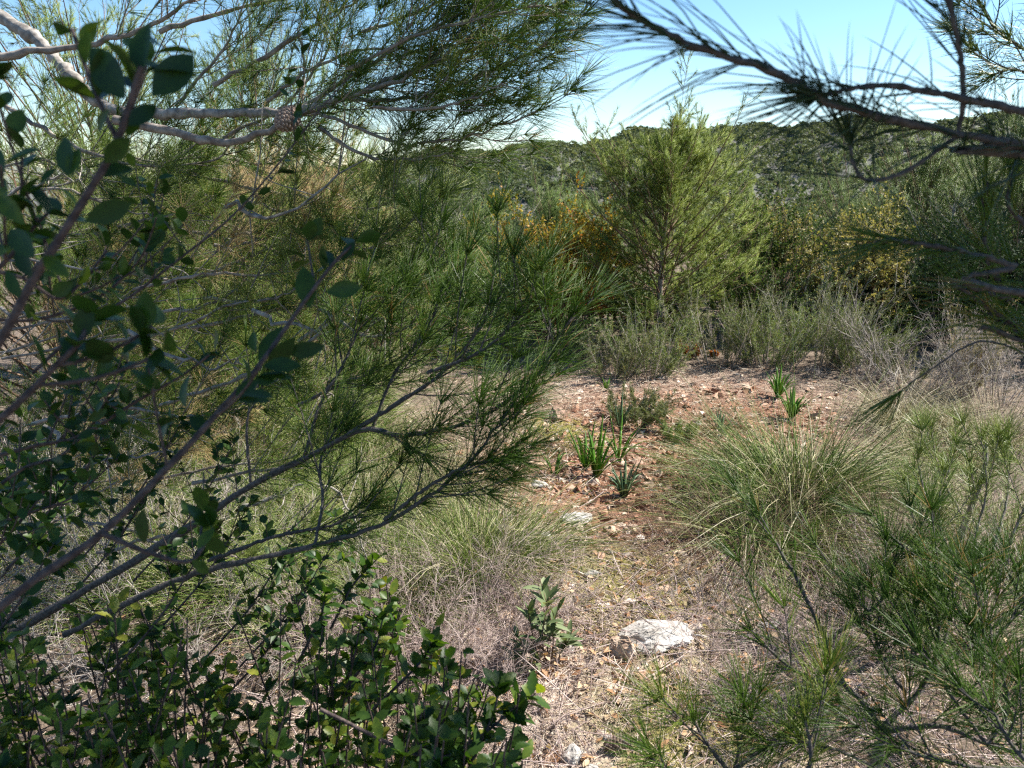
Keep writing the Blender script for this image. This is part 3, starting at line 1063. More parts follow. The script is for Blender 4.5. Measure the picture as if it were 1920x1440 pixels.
b, H = tree_at(1230, 268, 7.3)
young_pine(b, H, .80, 'bright yellow green young pine standing alone beyond the clearing', 'needle_lime', None, 16, 8, 22, 42, .06, .0012, 32, [(.10, .0, .88, .75), (.13, .02, .84, .5), (-.35, 0, .66, .45), (-.2, .1, .78, .35), (.6, 0, .66, .55), (.3, .1, .8, .3)], .08, (0.05, 0), 1.0, 12, .032, vb=.5, jit=.85, twl=(.07, .18), tup=.15)
b, H = tree_at(1037, 385, 11.5)
young_pine(b, H, .5, 'small cone shaped green pine behind the orange bush', 'needle_far', 'young pines beyond the clearing', 12, 7, 9, 34, .085, .0014, 50, (), .1, (0, 0), 1.0, 0, .03)
b, H = tree_at(950, 500, 12.5)
young_pine(b, H, .7, 'low hazy green pine just left of the cone shaped one', 'needle_far', 'young pines beyond the clearing', 11, 7, 8, 30, .085, .0014, 45, (), .1, (0, 0), 1.0, 0, .03)
b, H = tree_at(1580, 410, 12.0)
young_pine(b, H, .85, 'broad green pine behind the yellow bush', 'needle_far', 'young pines beyond the clearing', 13, 8, 10, 34, .085, .0014, 48, (), .08, (0, 0), 1.0, 0, .04)
b, H = tree_at(1690, 300, 11.0)
young_pine(b, H, .8, 'tall green pine under the forked dark bough', 'needle_pale', 'young pines beyond the clearing', 13, 8, 10, 34, .09, .0014, 50, (), .08, (0.1, 0), 1.0, 0, .04)
b, H = tree_at(1740, 330, 8.6)
young_pine(b, H, .55, 'thin sparse pine with a pale bare stem', 'needle_pale', 'young pines beyond the clearing', 9, 4, 5, 26, .085, .0012, 45, (), .2, (0.05, 0), .9, 16, .035, barkm='bark_pale')
b, H = tree_at(1870, 310, 9.0)
young_pine(b, H, .85, 'lush green pine at the right edge behind the dark shoots', 'needle_pale', 'young pines beyond the clearing', 13, 8, 10, 34, .09, .0012, 48, (), .08, (0, 0), 1.0, 0, .04)
b, H = tree_at(2010, 150, 9.5)
young_pine(b, H, 1.2, 'tall pine mostly outside the right border', 'needle_far', 'young pines beyond the clearing', 13, 8, 9, 34, .09, .0014, 45, (), .08, (0, 0), 1.0, 0, .05)
b, H = tree_at(840, 540, 9.5)
young_pine(b, H, .8, 'rounded green pine seen through the boughs of the left pine', 'needle_far', 'young pines beyond the clearing', 11, 7, 8, 32, .085, .0013, 45, (), .06, (0, 0), 1.0, 0, .03)
b, H = tree_at(520, 90, 6.8)
young_pine(b, H, 1.0, 'pale feathery pine behind the cone bearing limb', 'needle_pale', 'young pines beyond the clearing', 12, 7, 9, 32, .085, .0014, 45, (), .08, (0, 0), 1.0, 0, .04)
b, H = tree_at(230, 40, 6.2)
young_pine(b, H, 1.2, 'pale feathery pine at far left behind the bare limb', 'needle_pale', 'young pines beyond the clearing', 12, 7, 9, 32, .085, .0014, 45, (), .08, (0, 0), 1.0, 0, .04)
b, H = tree_at(1470, 480, 14.0)
young_pine(b, H, 1.0, 'distant green pine right of the yellow green one', 'needle_far', 'young pines beyond the clearing', 11, 7, 8, 30, .085, .0016, 45, (), .08, (0, 0), 1.0, 0, .03)
b, H = tree_at(1170, 500, 14.0)
young_pine(b, H, 1.1, 'dark pine hidden behind the yellow green one', 'needle_far', 'young pines beyond the clearing', 11, 7, 8, 30, .085, .0016, 45, (), .08, (0, 0), 1.0, 0, .03)


def shrub_at(px, ptop, d, **k):
    return tree_at(px, ptop, d)


b, H = tree_at(1418, 425, 8.2)
leafy_shrub(b, H, .38, 'dark small leaved oak bush between the bright pine and yellow bush', 'leaf_oak', 'twig_brown', 22, 9, 6, 9, .03, .02, rad=.2)
b, H = tree_at(1560, 462, 7.8)
leafy_shrub(b, H, .50, 'golden yellow leaved bush right of the bright pine', 'leaf_yellow', 'twig_brown', 34, 10, 7, 12, .028, .018, rad=.25, vb=.5)
b, H = tree_at(1490, 540, 7.4)
leafy_shrub(b, H, .5, 'dull green scrub at the foot of the yellow bush', 'leaf_grey', 'twig_grey', 22, 8, 5, 8, .022, .01, rad=.25, vb=.35)
b, H = tree_at(1055, 458, 7.6)
leafy_shrub(b, H, .42, 'orange and yellow leaved bush left of the bright pine', 'leaf_orange', 'twig_brown', 28, 9, 7, 11, .034, .024, rad=.25, vb=.3, extra=lambda q: np.clip((.66 - q[:, 2]) * 1.6, 0, .55))
b, H = tree_at(985, 560, 8.0)
leafy_shrub(b, H, .6, 'low yellow green bush below the orange one', 'leaf_lime', 'twig_brown', 20, 8, 5, 8, .024, .012, rad=.25, vb=.5)
b, H = tree_at(1640, 560, 7.6)
leafy_shrub(b, H, .6, 'green leafy bush low on the right of the yellow one', 'leaf_oak', 'twig_brown', 22, 8, 6, 9, .026, .016, rad=.25, vb=.75)
b, H = tree_at(1775, 490, 7.2)
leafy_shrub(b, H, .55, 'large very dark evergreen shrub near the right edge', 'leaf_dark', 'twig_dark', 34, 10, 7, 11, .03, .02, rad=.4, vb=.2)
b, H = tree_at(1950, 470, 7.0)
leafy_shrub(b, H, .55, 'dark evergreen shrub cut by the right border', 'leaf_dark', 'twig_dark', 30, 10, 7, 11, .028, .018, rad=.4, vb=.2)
b, H = tree_at(1395, 520, 7.5)
leafy_shrub(b, H, .4, 'dark green scrub filling the gap beside the pine trunk', 'leaf_oak', 'twig_brown', 18, 8, 5, 9, .026, .015, rad=.2, vb=.3)
b, H = tree_at(820, 500, 7.6)
dead_brush(b, 26, .9, .5, 'grey leafless bush seen between the pine boughs', 'twig_grey', 8, 7, .004, .25, up=1.0)
b, H = tree_at(560, 300, 5.4)
young_pine(b, H * 1.0, .75, 'dead straw brown young pine behind the cone limb', 'needle_dry', None, 12, 7, 9, 36, .085, .0011, 40, (), .1, (0, 0), 1.0, 10, .03)
b, H = tree_at(330, 400, 4.8)
young_pine(b, H, .8, 'half dry pine deep behind the leafy sprigs', 'needle_dry', None, 11, 7, 8, 30, .085, .001, 40, (), .1, (0, 0), 1.0, 10, .03)
b, H = tree_at(120, 420, 4.0)
young_pine(b, H, .9, 'green pine deep in the thicket at left', 'needle', None, 11, 7, 9, 34, .085, .0009, 40, (), .08, (0, 0), 1.0, 10, .03)
b, H = tree_at(430, 560, 4.2)
young_pine(b, H, .8, 'low green pine under the boughs at left', 'needle', None, 9, 7, 9, 34, .085, .0009, 40, (), .06, (0, 0), 1.0, 10, .03)
b, H = tree_at(700, 520, 5.4)
young_pine(b, H, .7, 'low pale pine behind the middle boughs', 'needle_pale', None, 9, 7, 9, 34, .085, .001, 42, (), .06, (0, 0), 1.0, 4, .025)

for k in range(44):
    px = 620 + 1400 * ((k * .618) % 1)
    d = rng.uniform(8.0, 10.5) if k % 2 else rng.uniform(11, 19)
    b, H = tree_at(px, rng.uniform(540, 600) if k % 2 else rng.uniform(470, 530), d)
    H = max(H, .4)
    leafy_shrub(b, H, .8, 'dull green bush in the thicket behind the clearing', ['leaf_grey', 'leaf_oak', 'leaf_oak', 'leaf_grey', 'leaf_lime'][k % 5], 'twig_brown', 22, 8, 5, 8, .04, .024, 'shrub', 'leafy_shrub', 'bushes of the thicket behind the clearing', .45, vb=rng.uniform(.3, .7))

# grey green aromatic shrubs along the back of the clearing
for (px, pt, d, n0, sp, lab, lf, rad) in [  # noqa
    (1215, 610, 6.1, 34, .5, 'upright green rosemary in front of the bright pine trunk', 'rosemary_green', .16),
    (1150, 640, 6.0, 20, .6, 'smaller grey green rosemary left of the upright one', 'rosemary', .12),
    (1352, 590, 6.5, 34, .5, 'tall grey green rosemary right of the bright pine', 'rosemary', .2),
    (1440, 600, 6.3, 34, .55, 'dense green rosemary in the middle of the shrub row', 'rosemary_green', .2),
    (1530, 580, 6.4, 34, .5, 'tall pale rosemary below the yellow bush', 'rosemary', .2),
    (1610, 610, 6.2, 28, .6, 'spreading green rosemary at the right end of the row', 'rosemary_green', .2),
    (1085, 620, 6.8, 22, .6, 'grey rosemary in the shade left of the pine', 'rosemary', .18),
    (1185, 745, 4.9, 26, .8, 'feathery blue green cushion behind the bulbs', 'rosemary', .12),
    (1275, 790, 4.6, 12, .3, 'thin leafy stems right of the red earth', 'rosemary_green', .07),
    (1690, 670, 5.9, 18, .6, 'grey rosemary among the dead branches', 'rosemary', .2),
]:
    b, H = tree_at(px, pt - (35 if d > 5.5 else 10), d)
    rosemary(b, H * rng.uniform(.85, 1.05), sp * 1.35, lab, lf, int(n0 * 1.1), 10, 36, .028, .0014, 'rosemary along the back of the clearing', rad)

b, H = tree_at(1815, 560, 5.6)
rosemary(b, H, .28, 'tall dry tan plume shaped plant before the dark shrub', 'grass_dry', 16, 10, 40, .028, .0013, None, .08, 'dry_plant', 'dry plant', 'twig_brown', vb=.35)
for (px, pt, d, n, sp, lab) in [
    (1745, 620, 5.6, 34, .9, 'tangle of grey dead branches before the dark shrub'),
    (1880, 640, 5.4, 30, .9, 'grey dead branches at the right border'),
    (1600, 690, 5.8, 26, .9, 'low grey dead twigs below the rosemary row'),
    (1330, 690, 6.2, 22, .9, 'thin dead stems at the back of the clearing'),
]:
    b, H = tree_at(px, pt, d)
    dead_brush(b, n, H * 1.15, sp, lab, 'twig_grey', 8, 6, .0035, .25, 'dead branches along the back of the clearing', up=.9)
b, H = tree_at(1300, 650, 6.9)
leafy_shrub(b, H, .6, 'low dead bush with russet leaves behind the clearing', 'leaf_orange', 'twig_brown', 16, 7, 5, 6, .026, .014, rad=.2, vb=1.0)
b, H = tree_at(1105, 690, 6.4)
dead_brush(b, 30, H * 1.1, 1.0, 'dark dry brush in the shade under the pine', 'twig_brown', 8, 7, .003, .2)
b, H = tree_at(880, 640, 6.6)
leafy_shrub(b, H, .7, 'yellowish low scrub behind the leaning bough', 'leaf_lime', 'twig_brown', 20, 8, 5, 7, .022, .010, rad=.35, vb=.6)

# strap leaved bulbs
for (px, py, top, n, L, lab, m, wd, sp) in [
    (1118, 895, 800, 9, .27, 'tallest bright green strap leaved bulb in the middle of the red earth', 'squill', .021, .38),
    (1098, 880, 815, 5, .23, 'bright green bulb leaves just behind the tallest ones', 'squill', .019, .45),
    (1160, 862, 790, 6, .25, 'bulb with spreading leaves right of the tallest one', 'squill', .019, .55),
    (1170, 932, 865, 11, .17, 'squat bluish green bulb nearest on the red earth', 'squill_blue', .019, .55),
    (1040, 893, 840, 5, .18, 'small pale bulb shoots left of the tallest one', 'squill', .013, .5),
    (1163, 805, 755, 6, .2, 'dark green bulb leaves before the feathery cushion', 'squill_blue', .018, .3),
    (1484, 785, 715, 9, .25, 'bright sunlit bulb leaves behind the big grass tussock', 'squill', .022, .4),
    (1458, 745, 695, 8, .22, 'darker bulb leaves at the foot of the rosemary', 'squill', .02, .45),
    (1136, 732, 718, 4, .1, 'tiny green bulb shoot far back on the path', 'squill', .014, .5),
    (1352, 815, 780, 5, .15, 'small dark bulb tuft left of the big grass tussock', 'squill_blue', .014, .6),
]:
    strap_plant(G(px, py), int(n * 1.5) + 5, L * 1.3, lab, m, wd * .82, sp * 1.2, 'strap leaved bulbs in the clearing')

# grass tussocks
tussock(G(1485, 950), 1900, .66, 'big round grass tussock with arching bleached blades right of the path', 'grass', 1.15, .6, .0017, .14, None, dry=.1, vb=.3, arch=520)
tussock(G(1400, 1010), 600, .46, 'low bluish skirt of grass at the left foot of the big tussock', 'grass', 1.5, .8, .0015, .14, 'grass tussocks', dry=.3, arch=80)
tussock(G(1520, 1030), 600, .45, 'lower fringe on the near side of the big tussock', 'grass', 1.5, .85, .0014, .16, 'grass tussocks', dry=.3)
tussock(G(905, 1060), 900, .44, 'fine green tussock arching over the path from the left', 'grass', 1.1, .6, .0012, .14, 'grass tussocks', dry=.2, vb=.5, arch=120)
tussock(G(760, 1110), 900, .32, 'green grass clump beside the mauve brush', 'grass', 1.1, .6, .0012, .18, 'grass tussocks', dry=.15, vb=.4)
tussock(G(1690, 800), 600, .55, 'pale bleached grass tussock arching before the dead branches', 'grass_dry', 1.2, .8, .0014, .12, 'grass tussocks', arch=120)
tussock(G(1750, 860), 500, .45, 'straw coloured grass behind the young pine at right', 'grass_dry', 1.2, .7, .0014, .2, 'grass tussocks')
tussock(G(1850, 820), 500, .5, 'bleached grass at the right border', 'grass_dry', 1.2, .7, .0014, .2, 'grass tussocks')
tussock(G(1640, 920), 420, .42, 'mixed green and dry grass right of the big tussock', 'grass', 1.2, .7, .0013, .18, 'grass tussocks', dry=.5)
tussock(G(1560, 1080), 300, .30, 'reddish dry grass below the big tussock', 'grass_dry', 1.3, .8, .0011, .16, 'grass tussocks')
tussock(G(1340, 800), 260, .3, 'thin dry grass at the left of the big tussock', 'grass_dry', 1.1, .7, .0012, .15, 'grass tussocks')
tussock(G(690, 950), 900, .38, 'grass clump in the half shade under the pine bough', 'grass', 1.1, .6, .0012, .2, 'grass tussocks', dry=.4)
tussock(G(560, 1000), 500, .38, 'grass under the lower pine bough at left', 'grass', 1.1, .6, .0012, .25, 'grass tussocks', dry=.4)
tussock(G(780, 960), 500, .34, 'pale dry grass left of the green arching tussock', 'grass_dry', 1.1, .6, .0012, .25, 'grass tussocks')
tussock(G(300, 1000), 600, .45, 'grass deep in the thicket at left', 'grass', 1.1, .6, .0012, .3, 'grass tussocks', dry=.4)
tussock(G(620, 820), 600, .5, 'tall loose grass behind the boughs', 'grass', 1.0, .5, .0014, .3, 'grass tussocks')
tussock(G(400, 850), 600, .5, 'straw grass in the thicket behind the leafy sprigs', 'grass_dry', 1.0, .5, .0014, .35, 'grass tussocks')
tussock(G(1900, 1000), 600, .4, 'green and straw grass at the right border', 'grass', 1.2, .7, .0013, .3, 'grass tussocks', dry=.5)
tussock(G(1385, 1130), 26, .55, 'few tall bleached stalks right of the yellow moss', 'grass_dry', .25, .2, .0011, .12, None, 'dry_stalks', cat='dry stalks')
tussock(G(1330, 1420), 120, .3, 'thin straw grass at the near right of the path', 'grass_dry', .6, .4, .0009, .25, 'grass tussocks')
tussock(G(1290, 870), 40, .35, 'few dry stalks at the right edge of the red earth', 'grass_dry', .4, .4, .001, .15, None, 'dry_stalks', cat='dry stalks')

for (px, py, n, L, lab, m) in [
    (100, 1010, 700, .5, 'tall shaded grass behind the leafy sprigs at the left border', 'grass'),
    (420, 1080, 700, .42, 'shaded grass between the two lower pine boughs', 'grass'),
    (250, 1120, 500, .4, 'mixed grass in the shade above the toothed shrub', 'grass'),
    (560, 1090, 600, .36, 'green grass under the lowest pine bough', 'grass'),
    (640, 1150, 400, .3, 'grass between the toothed shrub and the mauve brush', 'grass'),
    (700, 860, 700, .45, 'yellow green grass behind the two crossing boughs', 'grass'),
    (520, 930, 700, .45, 'grass in the gap under the rising bough', 'grass'),
    (200, 900, 700, .5, 'deep mixed grass far in the thicket at left', 'grass'),
    (860, 900, 500, .36, 'dry grass behind the green arching tussock', 'grass_dry'),
]:
    tussock(G(px, py), n, L, lab, m, 1.1, .6, .0013, .28, 'grass tussocks', dry=.12, vb=.35, arch=30)

for (px, py, n, L, lab) in [
    (820, 1020, 800, .34, 'bright fine grass left of the green arching tussock'),
    (980, 1020, 400, .28, 'fine grass tips at the path edge beside the arching tussock'),
    (640, 1060, 600, .32, 'fresh green grass below the lowest pine bough'),
    (1010, 830, 300, .22, 'low grass left of the brown stone'),
]:
    tussock(G(px, py), n, L, lab, 'grass', 1.1, .6, .0011, .24, 'grass tussocks', dry=.15, vb=.45, arch=20)

# dead brush on the floor
dead_brush(G(1480, 1000), 40, .30, 1.3, 'dark twigs in the foot of the big tussock', 'twig_dark', 8, 6, .0016, .16, 'dead twigs beside the path', up=.5, jit=.8)  # dark twigs put in to darken the tussock base
dead_brush(G(980, 1170), 26, .15, 1.3, 'dead twigs right round the grey sapling', 'twig_mauve', 9, 7, .0014, .2, 'dead twigs beside the path', up=.4, jit=.9)
dead_brush(G(960, 1340), 22, .14, 1.3, 'dead twigs at the near left edge of the path', 'twig_mauve', 8, 6, .0014, .22, 'dead twigs beside the path', up=.35, jit=.9)
dead_brush(G(1400, 1230), 40, .2, 1.3, 'dead twigs right of the white slab', 'twig_mauve', 8, 6, .0014, .22, 'dead twigs beside the path', up=.4, jit=.9)
dead_brush(G(880, 1150), 60, .26, 1.3, 'low mauve grey mat of dead twigs left of the grey sapling', 'twig_mauve', 9, 7, .0016, .22, 'dead twigs beside the path', up=.5, jit=.9)
dead_brush(G(800, 1170), 40, .26, 1.3, 'mauve dead twigs below the green grass clump', 'twig_mauve', 9, 7, .0016, .22, 'dead twigs beside the path', up=.5, jit=.9)
dead_brush(G(1320, 1050), 30, .3, 1.2, 'dark purplish dead twigs at the left foot of the big tussock', 'twig_brown', 9, 7, .0017, .16, 'dead twigs beside the path', up=.6, jit=.8)
dead_brush(G(1600, 1060), 50, .32, 1.2, 'reddish brown dead brush right of the big tussock', 'twig_brown', 9, 7, .0015, .2, 'dead twigs beside the path', up=.7, jit=.8)
dead_brush(G(1330, 1160), 14, .22, 1.3, 'small grey dead twig pile on the moss', 'twig_grey', 6, 4, .0022, .1, 'dead twigs beside the path', up=.4, jit=.9)
dead_brush(G(700, 1300), 50, .3, 1.3, 'dead twigs under the leafy shrub', 'twig_mauve', 8, 6, .0018, .35, 'dead twigs beside the path', up=.5, jit=.9)
dead_brush(G(350, 1150), 60, .4, 1.2, 'dead twigs in the shade at left', 'twig_grey', 8, 6, .0024, .45, 'dead twigs beside the path', up=.6, jit=.9)
dead_brush(G(150, 1050), 50, .5, 1.2, 'grey dead branches deep at the left', 'twig_grey', 8, 6, .004, .45, 'dead twigs beside the path', up=.7, jit=.9)
dead_brush(G(1800, 1200), 50, .34, 1.2, 'dead twigs under the young pine at right', 'twig_mauve', 8, 6, .002, .4, 'dead twigs beside the path', up=.6, jit=.9)
dead_brush(G(1500, 1330), 40, .25, 1.3, 'dead twigs by the stem of the nearest young pine', 'twig_mauve', 8, 6, .0016, .3, 'dead twigs beside the path', up=.5, jit=.9)

# grey leaved sapling in the middle of the path
b = G(1030, 1262)
t = thing('sapling', b, 'small grey green sapling with curled leaves beside the white slab', 'sapling')
wb, fb, db = MB(), MB(), MB()
for (tx, ty, nn) in [(1012, 1085, 20), (990, 1140, 16), (1050, 1130, 16), (1070, 1195, 14), (960, 1180, 12), (1030, 1120, 16), (940, 1215, 10)]:
    dd = b[1] * math.cos(PITCH) + .26
    top = P(tx, ty, np.dot(b - CAM, FWD) + rng.uniform(-.06, .06))
    c = catmull(np.array([b + rng.normal(0, .01, 3), b * .55 + top * .45 + rng.normal(0, .012, 3), top]), 10)
    wb.tube(c, np.linspace(.003, .0015, 10), 5, .5)
    s = rng.uniform(.45, 1, nn)
    idx = (s * 9).astype(int)
    tg = unit(np.gradient(c, axis=0))[idx]
    rd = unit(rng.normal(size=(nn, 3)))
    fb.leaves(c[idx], unit(tg * .7 + rd), unit(rd * .3 + np.array([0, 0, 1.])), rng.uniform(.04, .07, nn), rng.uniform(.016, .026, nn), 'long', rng.random(nn))
    s = rng.uniform(.1, .45, 7)
    idx = (s * 9).astype(int)
    rd = unit(rng.normal(size=(7, 3)))
    db.leaves(c[idx], unit(rd + np.array([0, 0, -.5])), unit(rd + np.array([0, 0, 1.])), rng.uniform(.035, .055, 7), .016, 'long', rng.random(7))
wb.build('stem', M['twig_brown'], t)
fb.build('leaves', M['leaf_grey'], t)
db.build('dry_leaves', M['dry_leaf'], t)
b = G(1390, 1440) * np.array([1, 1, 1])

# ================================================================== the pine on the left
base = gz(-2.75, 2.9)
LP = thing('pine_tree', base, 'large pine at left sending many drooping boughs across the view', 'pine tree')
tb = MB()
tb.tube(catmull(np.array([base - [0, 0, .1], base + [.02, 0, .7], base + [.10, -.1, 1.5], base + [.3, -.25, 2.2], P(-120, -60, 2.35)]), 24), np.linspace(.085, .04, 24), 12)
trunk = tb.build('trunk', M['bark'], LP)


def left_bough(pts, r0, r1, vb=.4, mat='needle', barkm='bark', root=None, **k):
    wb, nb = MB(), MB()
    bough(wb, nb, pts, r0, r1, vbase=vb, **k)
    w_ = wb.build('bough', M[barkm], LP if root is None else root)
    nb.build('needles', M[mat], w_)
    return w_


# the thick pale limb
limb = left_bough(along([(-120, -60), (0, 30), (70, 75), (130, 140), (190, 195), (260, 213), (400, 212), (520, 213), (575, 205), (650, 182), (730, 150), (850, 105), (960, 65), (1040, 25)], 2.35, 1.75), .021, .0022, .45,
                  'needle', 'bark_pale', nl=.1, nr=.0006, dens=330, twigs=22, tl=.3, tstart=.45, nstart=.75, up=.3, sub=1, sides=12, samples=110)
U = [  # upper canopy, against the sky
    ([(-20, 108), (120, 90), (240, 66), (330, 20), (420, -50)], 1.6, 1.6, .008, 5, .22, .45),
    ([(215, 225), (340, 250), (420, 267), (500, 247), (560, 215), (660, 180), (750, 150), (850, 90), (940, 20)], 2.0, 1.75, .012, 14, .26, .5),
    ([(560, 205), (640, 225), (740, 268), (850, 262), (930, 240), (1005, 207)], 2.0, 1.65, .005, 9, .16, .3),
    ([(560, 210), (680, 130), (790, 60), (900, -20)], 2.0, 1.8, .006, 11, .26, .3),
    ([(640, 185), (760, 185), (860, 160), (960, 115), (1040, 75)], 1.93, 1.65, .005, 11, .2, .25),
    ([(400, 160), (520, 90), (640, 20), (720, -40)], 2.1, 2.0, .007, 11, .26, .3),
    ([(650, 130), (800, 60), (930, 30), (1060, 5)], 1.75, 1.65, .005, 12, .2, .2),
    ([(600, 240), (680, 290), (780, 300), (860, 280)], 1.95, 1.8, .005, 9, .18, .3),
    ([(300, 60), (430, 20), (560, -10), (700, -60)], 2.3, 2.2, .008, 10, .28, .2),
    ([(560, 60), (570, 130), (565, 210), (580, 300)], 2.1, 2.1, .004, 5, .2, .3),
    ([(-20, 180), (100, 250), (210, 300), (340, 310), (460, 280)], 2.2, 2.2, .007, 10, .25, .3),
    ([(680, 60), (790, 20), (900, -40)], 1.95, 1.9, .005, 9, .24, .2),
    ([(500, 190), (600, 120), (700, 90), (800, 95), (880, 75)], 2.0, 1.9, .005, 11, .22, .2),
    ([(420, 260), (540, 190), (620, 80), (660, -20)], 2.2, 2.1, .005, 10, .24, .2),
    ([(330, 200), (420, 90), (470, -20)], 2.3, 2.2, .005, 9, .24, .2),
    ([(700, 200), (800, 205), (880, 185), (950, 150)], 1.75, 1.65, .004, 9, .16, .15),
]
for (pl, d0, d1, r0, tw, tl, ts) in U:
    left_bough(along(pl, d0, d1), r0, .0018, rng.uniform(.3, .55), 'needle', nl=.1, nr=.0006, dens=250, twigs=tw + 1, tl=tl, tstart=ts, nstart=max(.4, ts), up=.3, sub=1, tws=.15)
D = [  # middle boughs
    ([(380, 560), (520, 560), (640, 500), (760, 450), (850, 405), (905, 362)], 2.2, 1.8, .006, .55),
    ([(300, 420), (500, 450), (640, 480), (740, 445), (835, 410)], 2.4, 1.9, .006, .5),
    ([(250, 300), (450, 335), (640, 362), (760, 372), (865, 350)], 2.5, 1.9, .006, .6),
    ([(560, 640), (700, 560), (830, 540), (920, 470), (962, 415)], 2.0, 1.7, .005, .45),
    ([(300, 760), (480, 700), (620, 640), (720, 560), (805, 500)], 2.0, 1.6, .006, .4),
    ([(450, 370), (600, 400), (720, 400), (810, 440), (900, 440)], 2.3, 2.0, .005, .6),
    ([(600, 580), (720, 620), (830, 600), (900, 560)], 1.9, 1.7, .005, .4),
    ([(200, 500), (360, 520), (520, 470), (640, 420), (700, 370)], 2.4, 2.1, .006, .6),
    ([(160, 640), (330, 620), (480, 560), (600, 540), (700, 500)], 2.3, 1.9, .006, .5),
]
for (pl, d0, d1, r0, vb) in D:
    pl = [(x - (110 if i_ else 0) * i_ / (len(pl) - 1), y + 25 * i_ / (len(pl) - 1)) for i_, (x, y) in enumerate(pl)]
    left_bough(along(pl, d0, d1), r0, .0018, vb, 'needle' if vb < .5 else 'needle_pale', nl=.1, nr=.00062, dens=320, twigs=8, tl=.22, tws=.15, tstart=.25, nstart=.45, up=.35, sub=1)
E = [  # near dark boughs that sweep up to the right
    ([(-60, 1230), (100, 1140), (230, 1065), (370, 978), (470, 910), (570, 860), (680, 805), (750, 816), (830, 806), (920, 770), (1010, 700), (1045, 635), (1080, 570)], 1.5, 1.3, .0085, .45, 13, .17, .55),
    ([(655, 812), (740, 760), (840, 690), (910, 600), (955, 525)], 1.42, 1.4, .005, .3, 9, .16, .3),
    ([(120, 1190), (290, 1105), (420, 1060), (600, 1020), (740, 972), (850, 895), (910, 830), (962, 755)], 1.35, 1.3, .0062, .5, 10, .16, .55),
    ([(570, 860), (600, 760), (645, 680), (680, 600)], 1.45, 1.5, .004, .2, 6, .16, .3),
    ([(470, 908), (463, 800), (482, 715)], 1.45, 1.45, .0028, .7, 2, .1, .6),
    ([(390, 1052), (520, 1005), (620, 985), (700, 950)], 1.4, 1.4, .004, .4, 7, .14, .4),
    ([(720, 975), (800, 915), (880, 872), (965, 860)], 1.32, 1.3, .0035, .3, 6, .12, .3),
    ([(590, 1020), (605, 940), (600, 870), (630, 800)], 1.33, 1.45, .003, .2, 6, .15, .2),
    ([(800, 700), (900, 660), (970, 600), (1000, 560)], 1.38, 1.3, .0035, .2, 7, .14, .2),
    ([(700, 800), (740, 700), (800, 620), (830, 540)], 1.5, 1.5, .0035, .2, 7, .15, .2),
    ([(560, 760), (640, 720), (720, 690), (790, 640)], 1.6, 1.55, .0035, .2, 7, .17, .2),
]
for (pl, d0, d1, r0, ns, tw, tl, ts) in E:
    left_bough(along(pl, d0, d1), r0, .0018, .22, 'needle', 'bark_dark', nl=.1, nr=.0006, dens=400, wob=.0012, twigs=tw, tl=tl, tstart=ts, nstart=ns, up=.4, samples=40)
for k in range(38):      # boughs deep in the crown
    x0, y0, d0 = (rng.uniform(-150, 360), rng.uniform(300, 960), rng.uniform(1.9, 3.2)) if k < 30 else (rng.uniform(-100, 560), rng.uniform(560, 1080), rng.uniform(1.6, 2.8))
    ln = rng.uniform(250, 420)
    up = rng.uniform(-.15, .55) if y0 > 480 else rng.uniform(-.2, .2)
    left_bough(along([(x0, y0), (x0 + ln * .4, y0 - ln * .08), (x0 + ln * .75, y0 - ln * up * .5), (x0 + ln, y0 - ln * up)], d0, d0 - .15), .005, .0018, rng.uniform(.3, .7), 'needle_dry' if k % 14 == 3 else ('needle' if k % 2 else 'needle_pale'),
               nl=.1, nr=.00062, dens=280, twigs=9, tl=.27, tws=.15, tstart=.15, nstart=.35, up=.3, sub=1)
for k in range(12):     # bare dead side branches inside the crown
    x0, y0, d0 = rng.uniform(-60, 500), rng.uniform(300, 1000), rng.uniform(1.7, 2.6)
    wb = MB()
    c = catmull(along([(x0, y0), (x0 + rng.uniform(60, 160), y0 + rng.uniform(-60, 60)), (x0 + rng.uniform(180, 330), y0 + rng.uniform(-140, 100))], d0, d0), 14) + rng.normal(0, .008, (14, 3))
    wb.tube(c, np.linspace(.006, .002, 14), 6, .7)
    i = rng.integers(3, 13, 9)
    wb.strands(c[i], rng.normal(0, 1, (9, 3)), rng.uniform(.08, .3, 9), .002, rng.normal(0, .2, (9, 3)), (0, .5), 4, .8)
    wb.build('dead_branch', M['bark_pale'], LP)


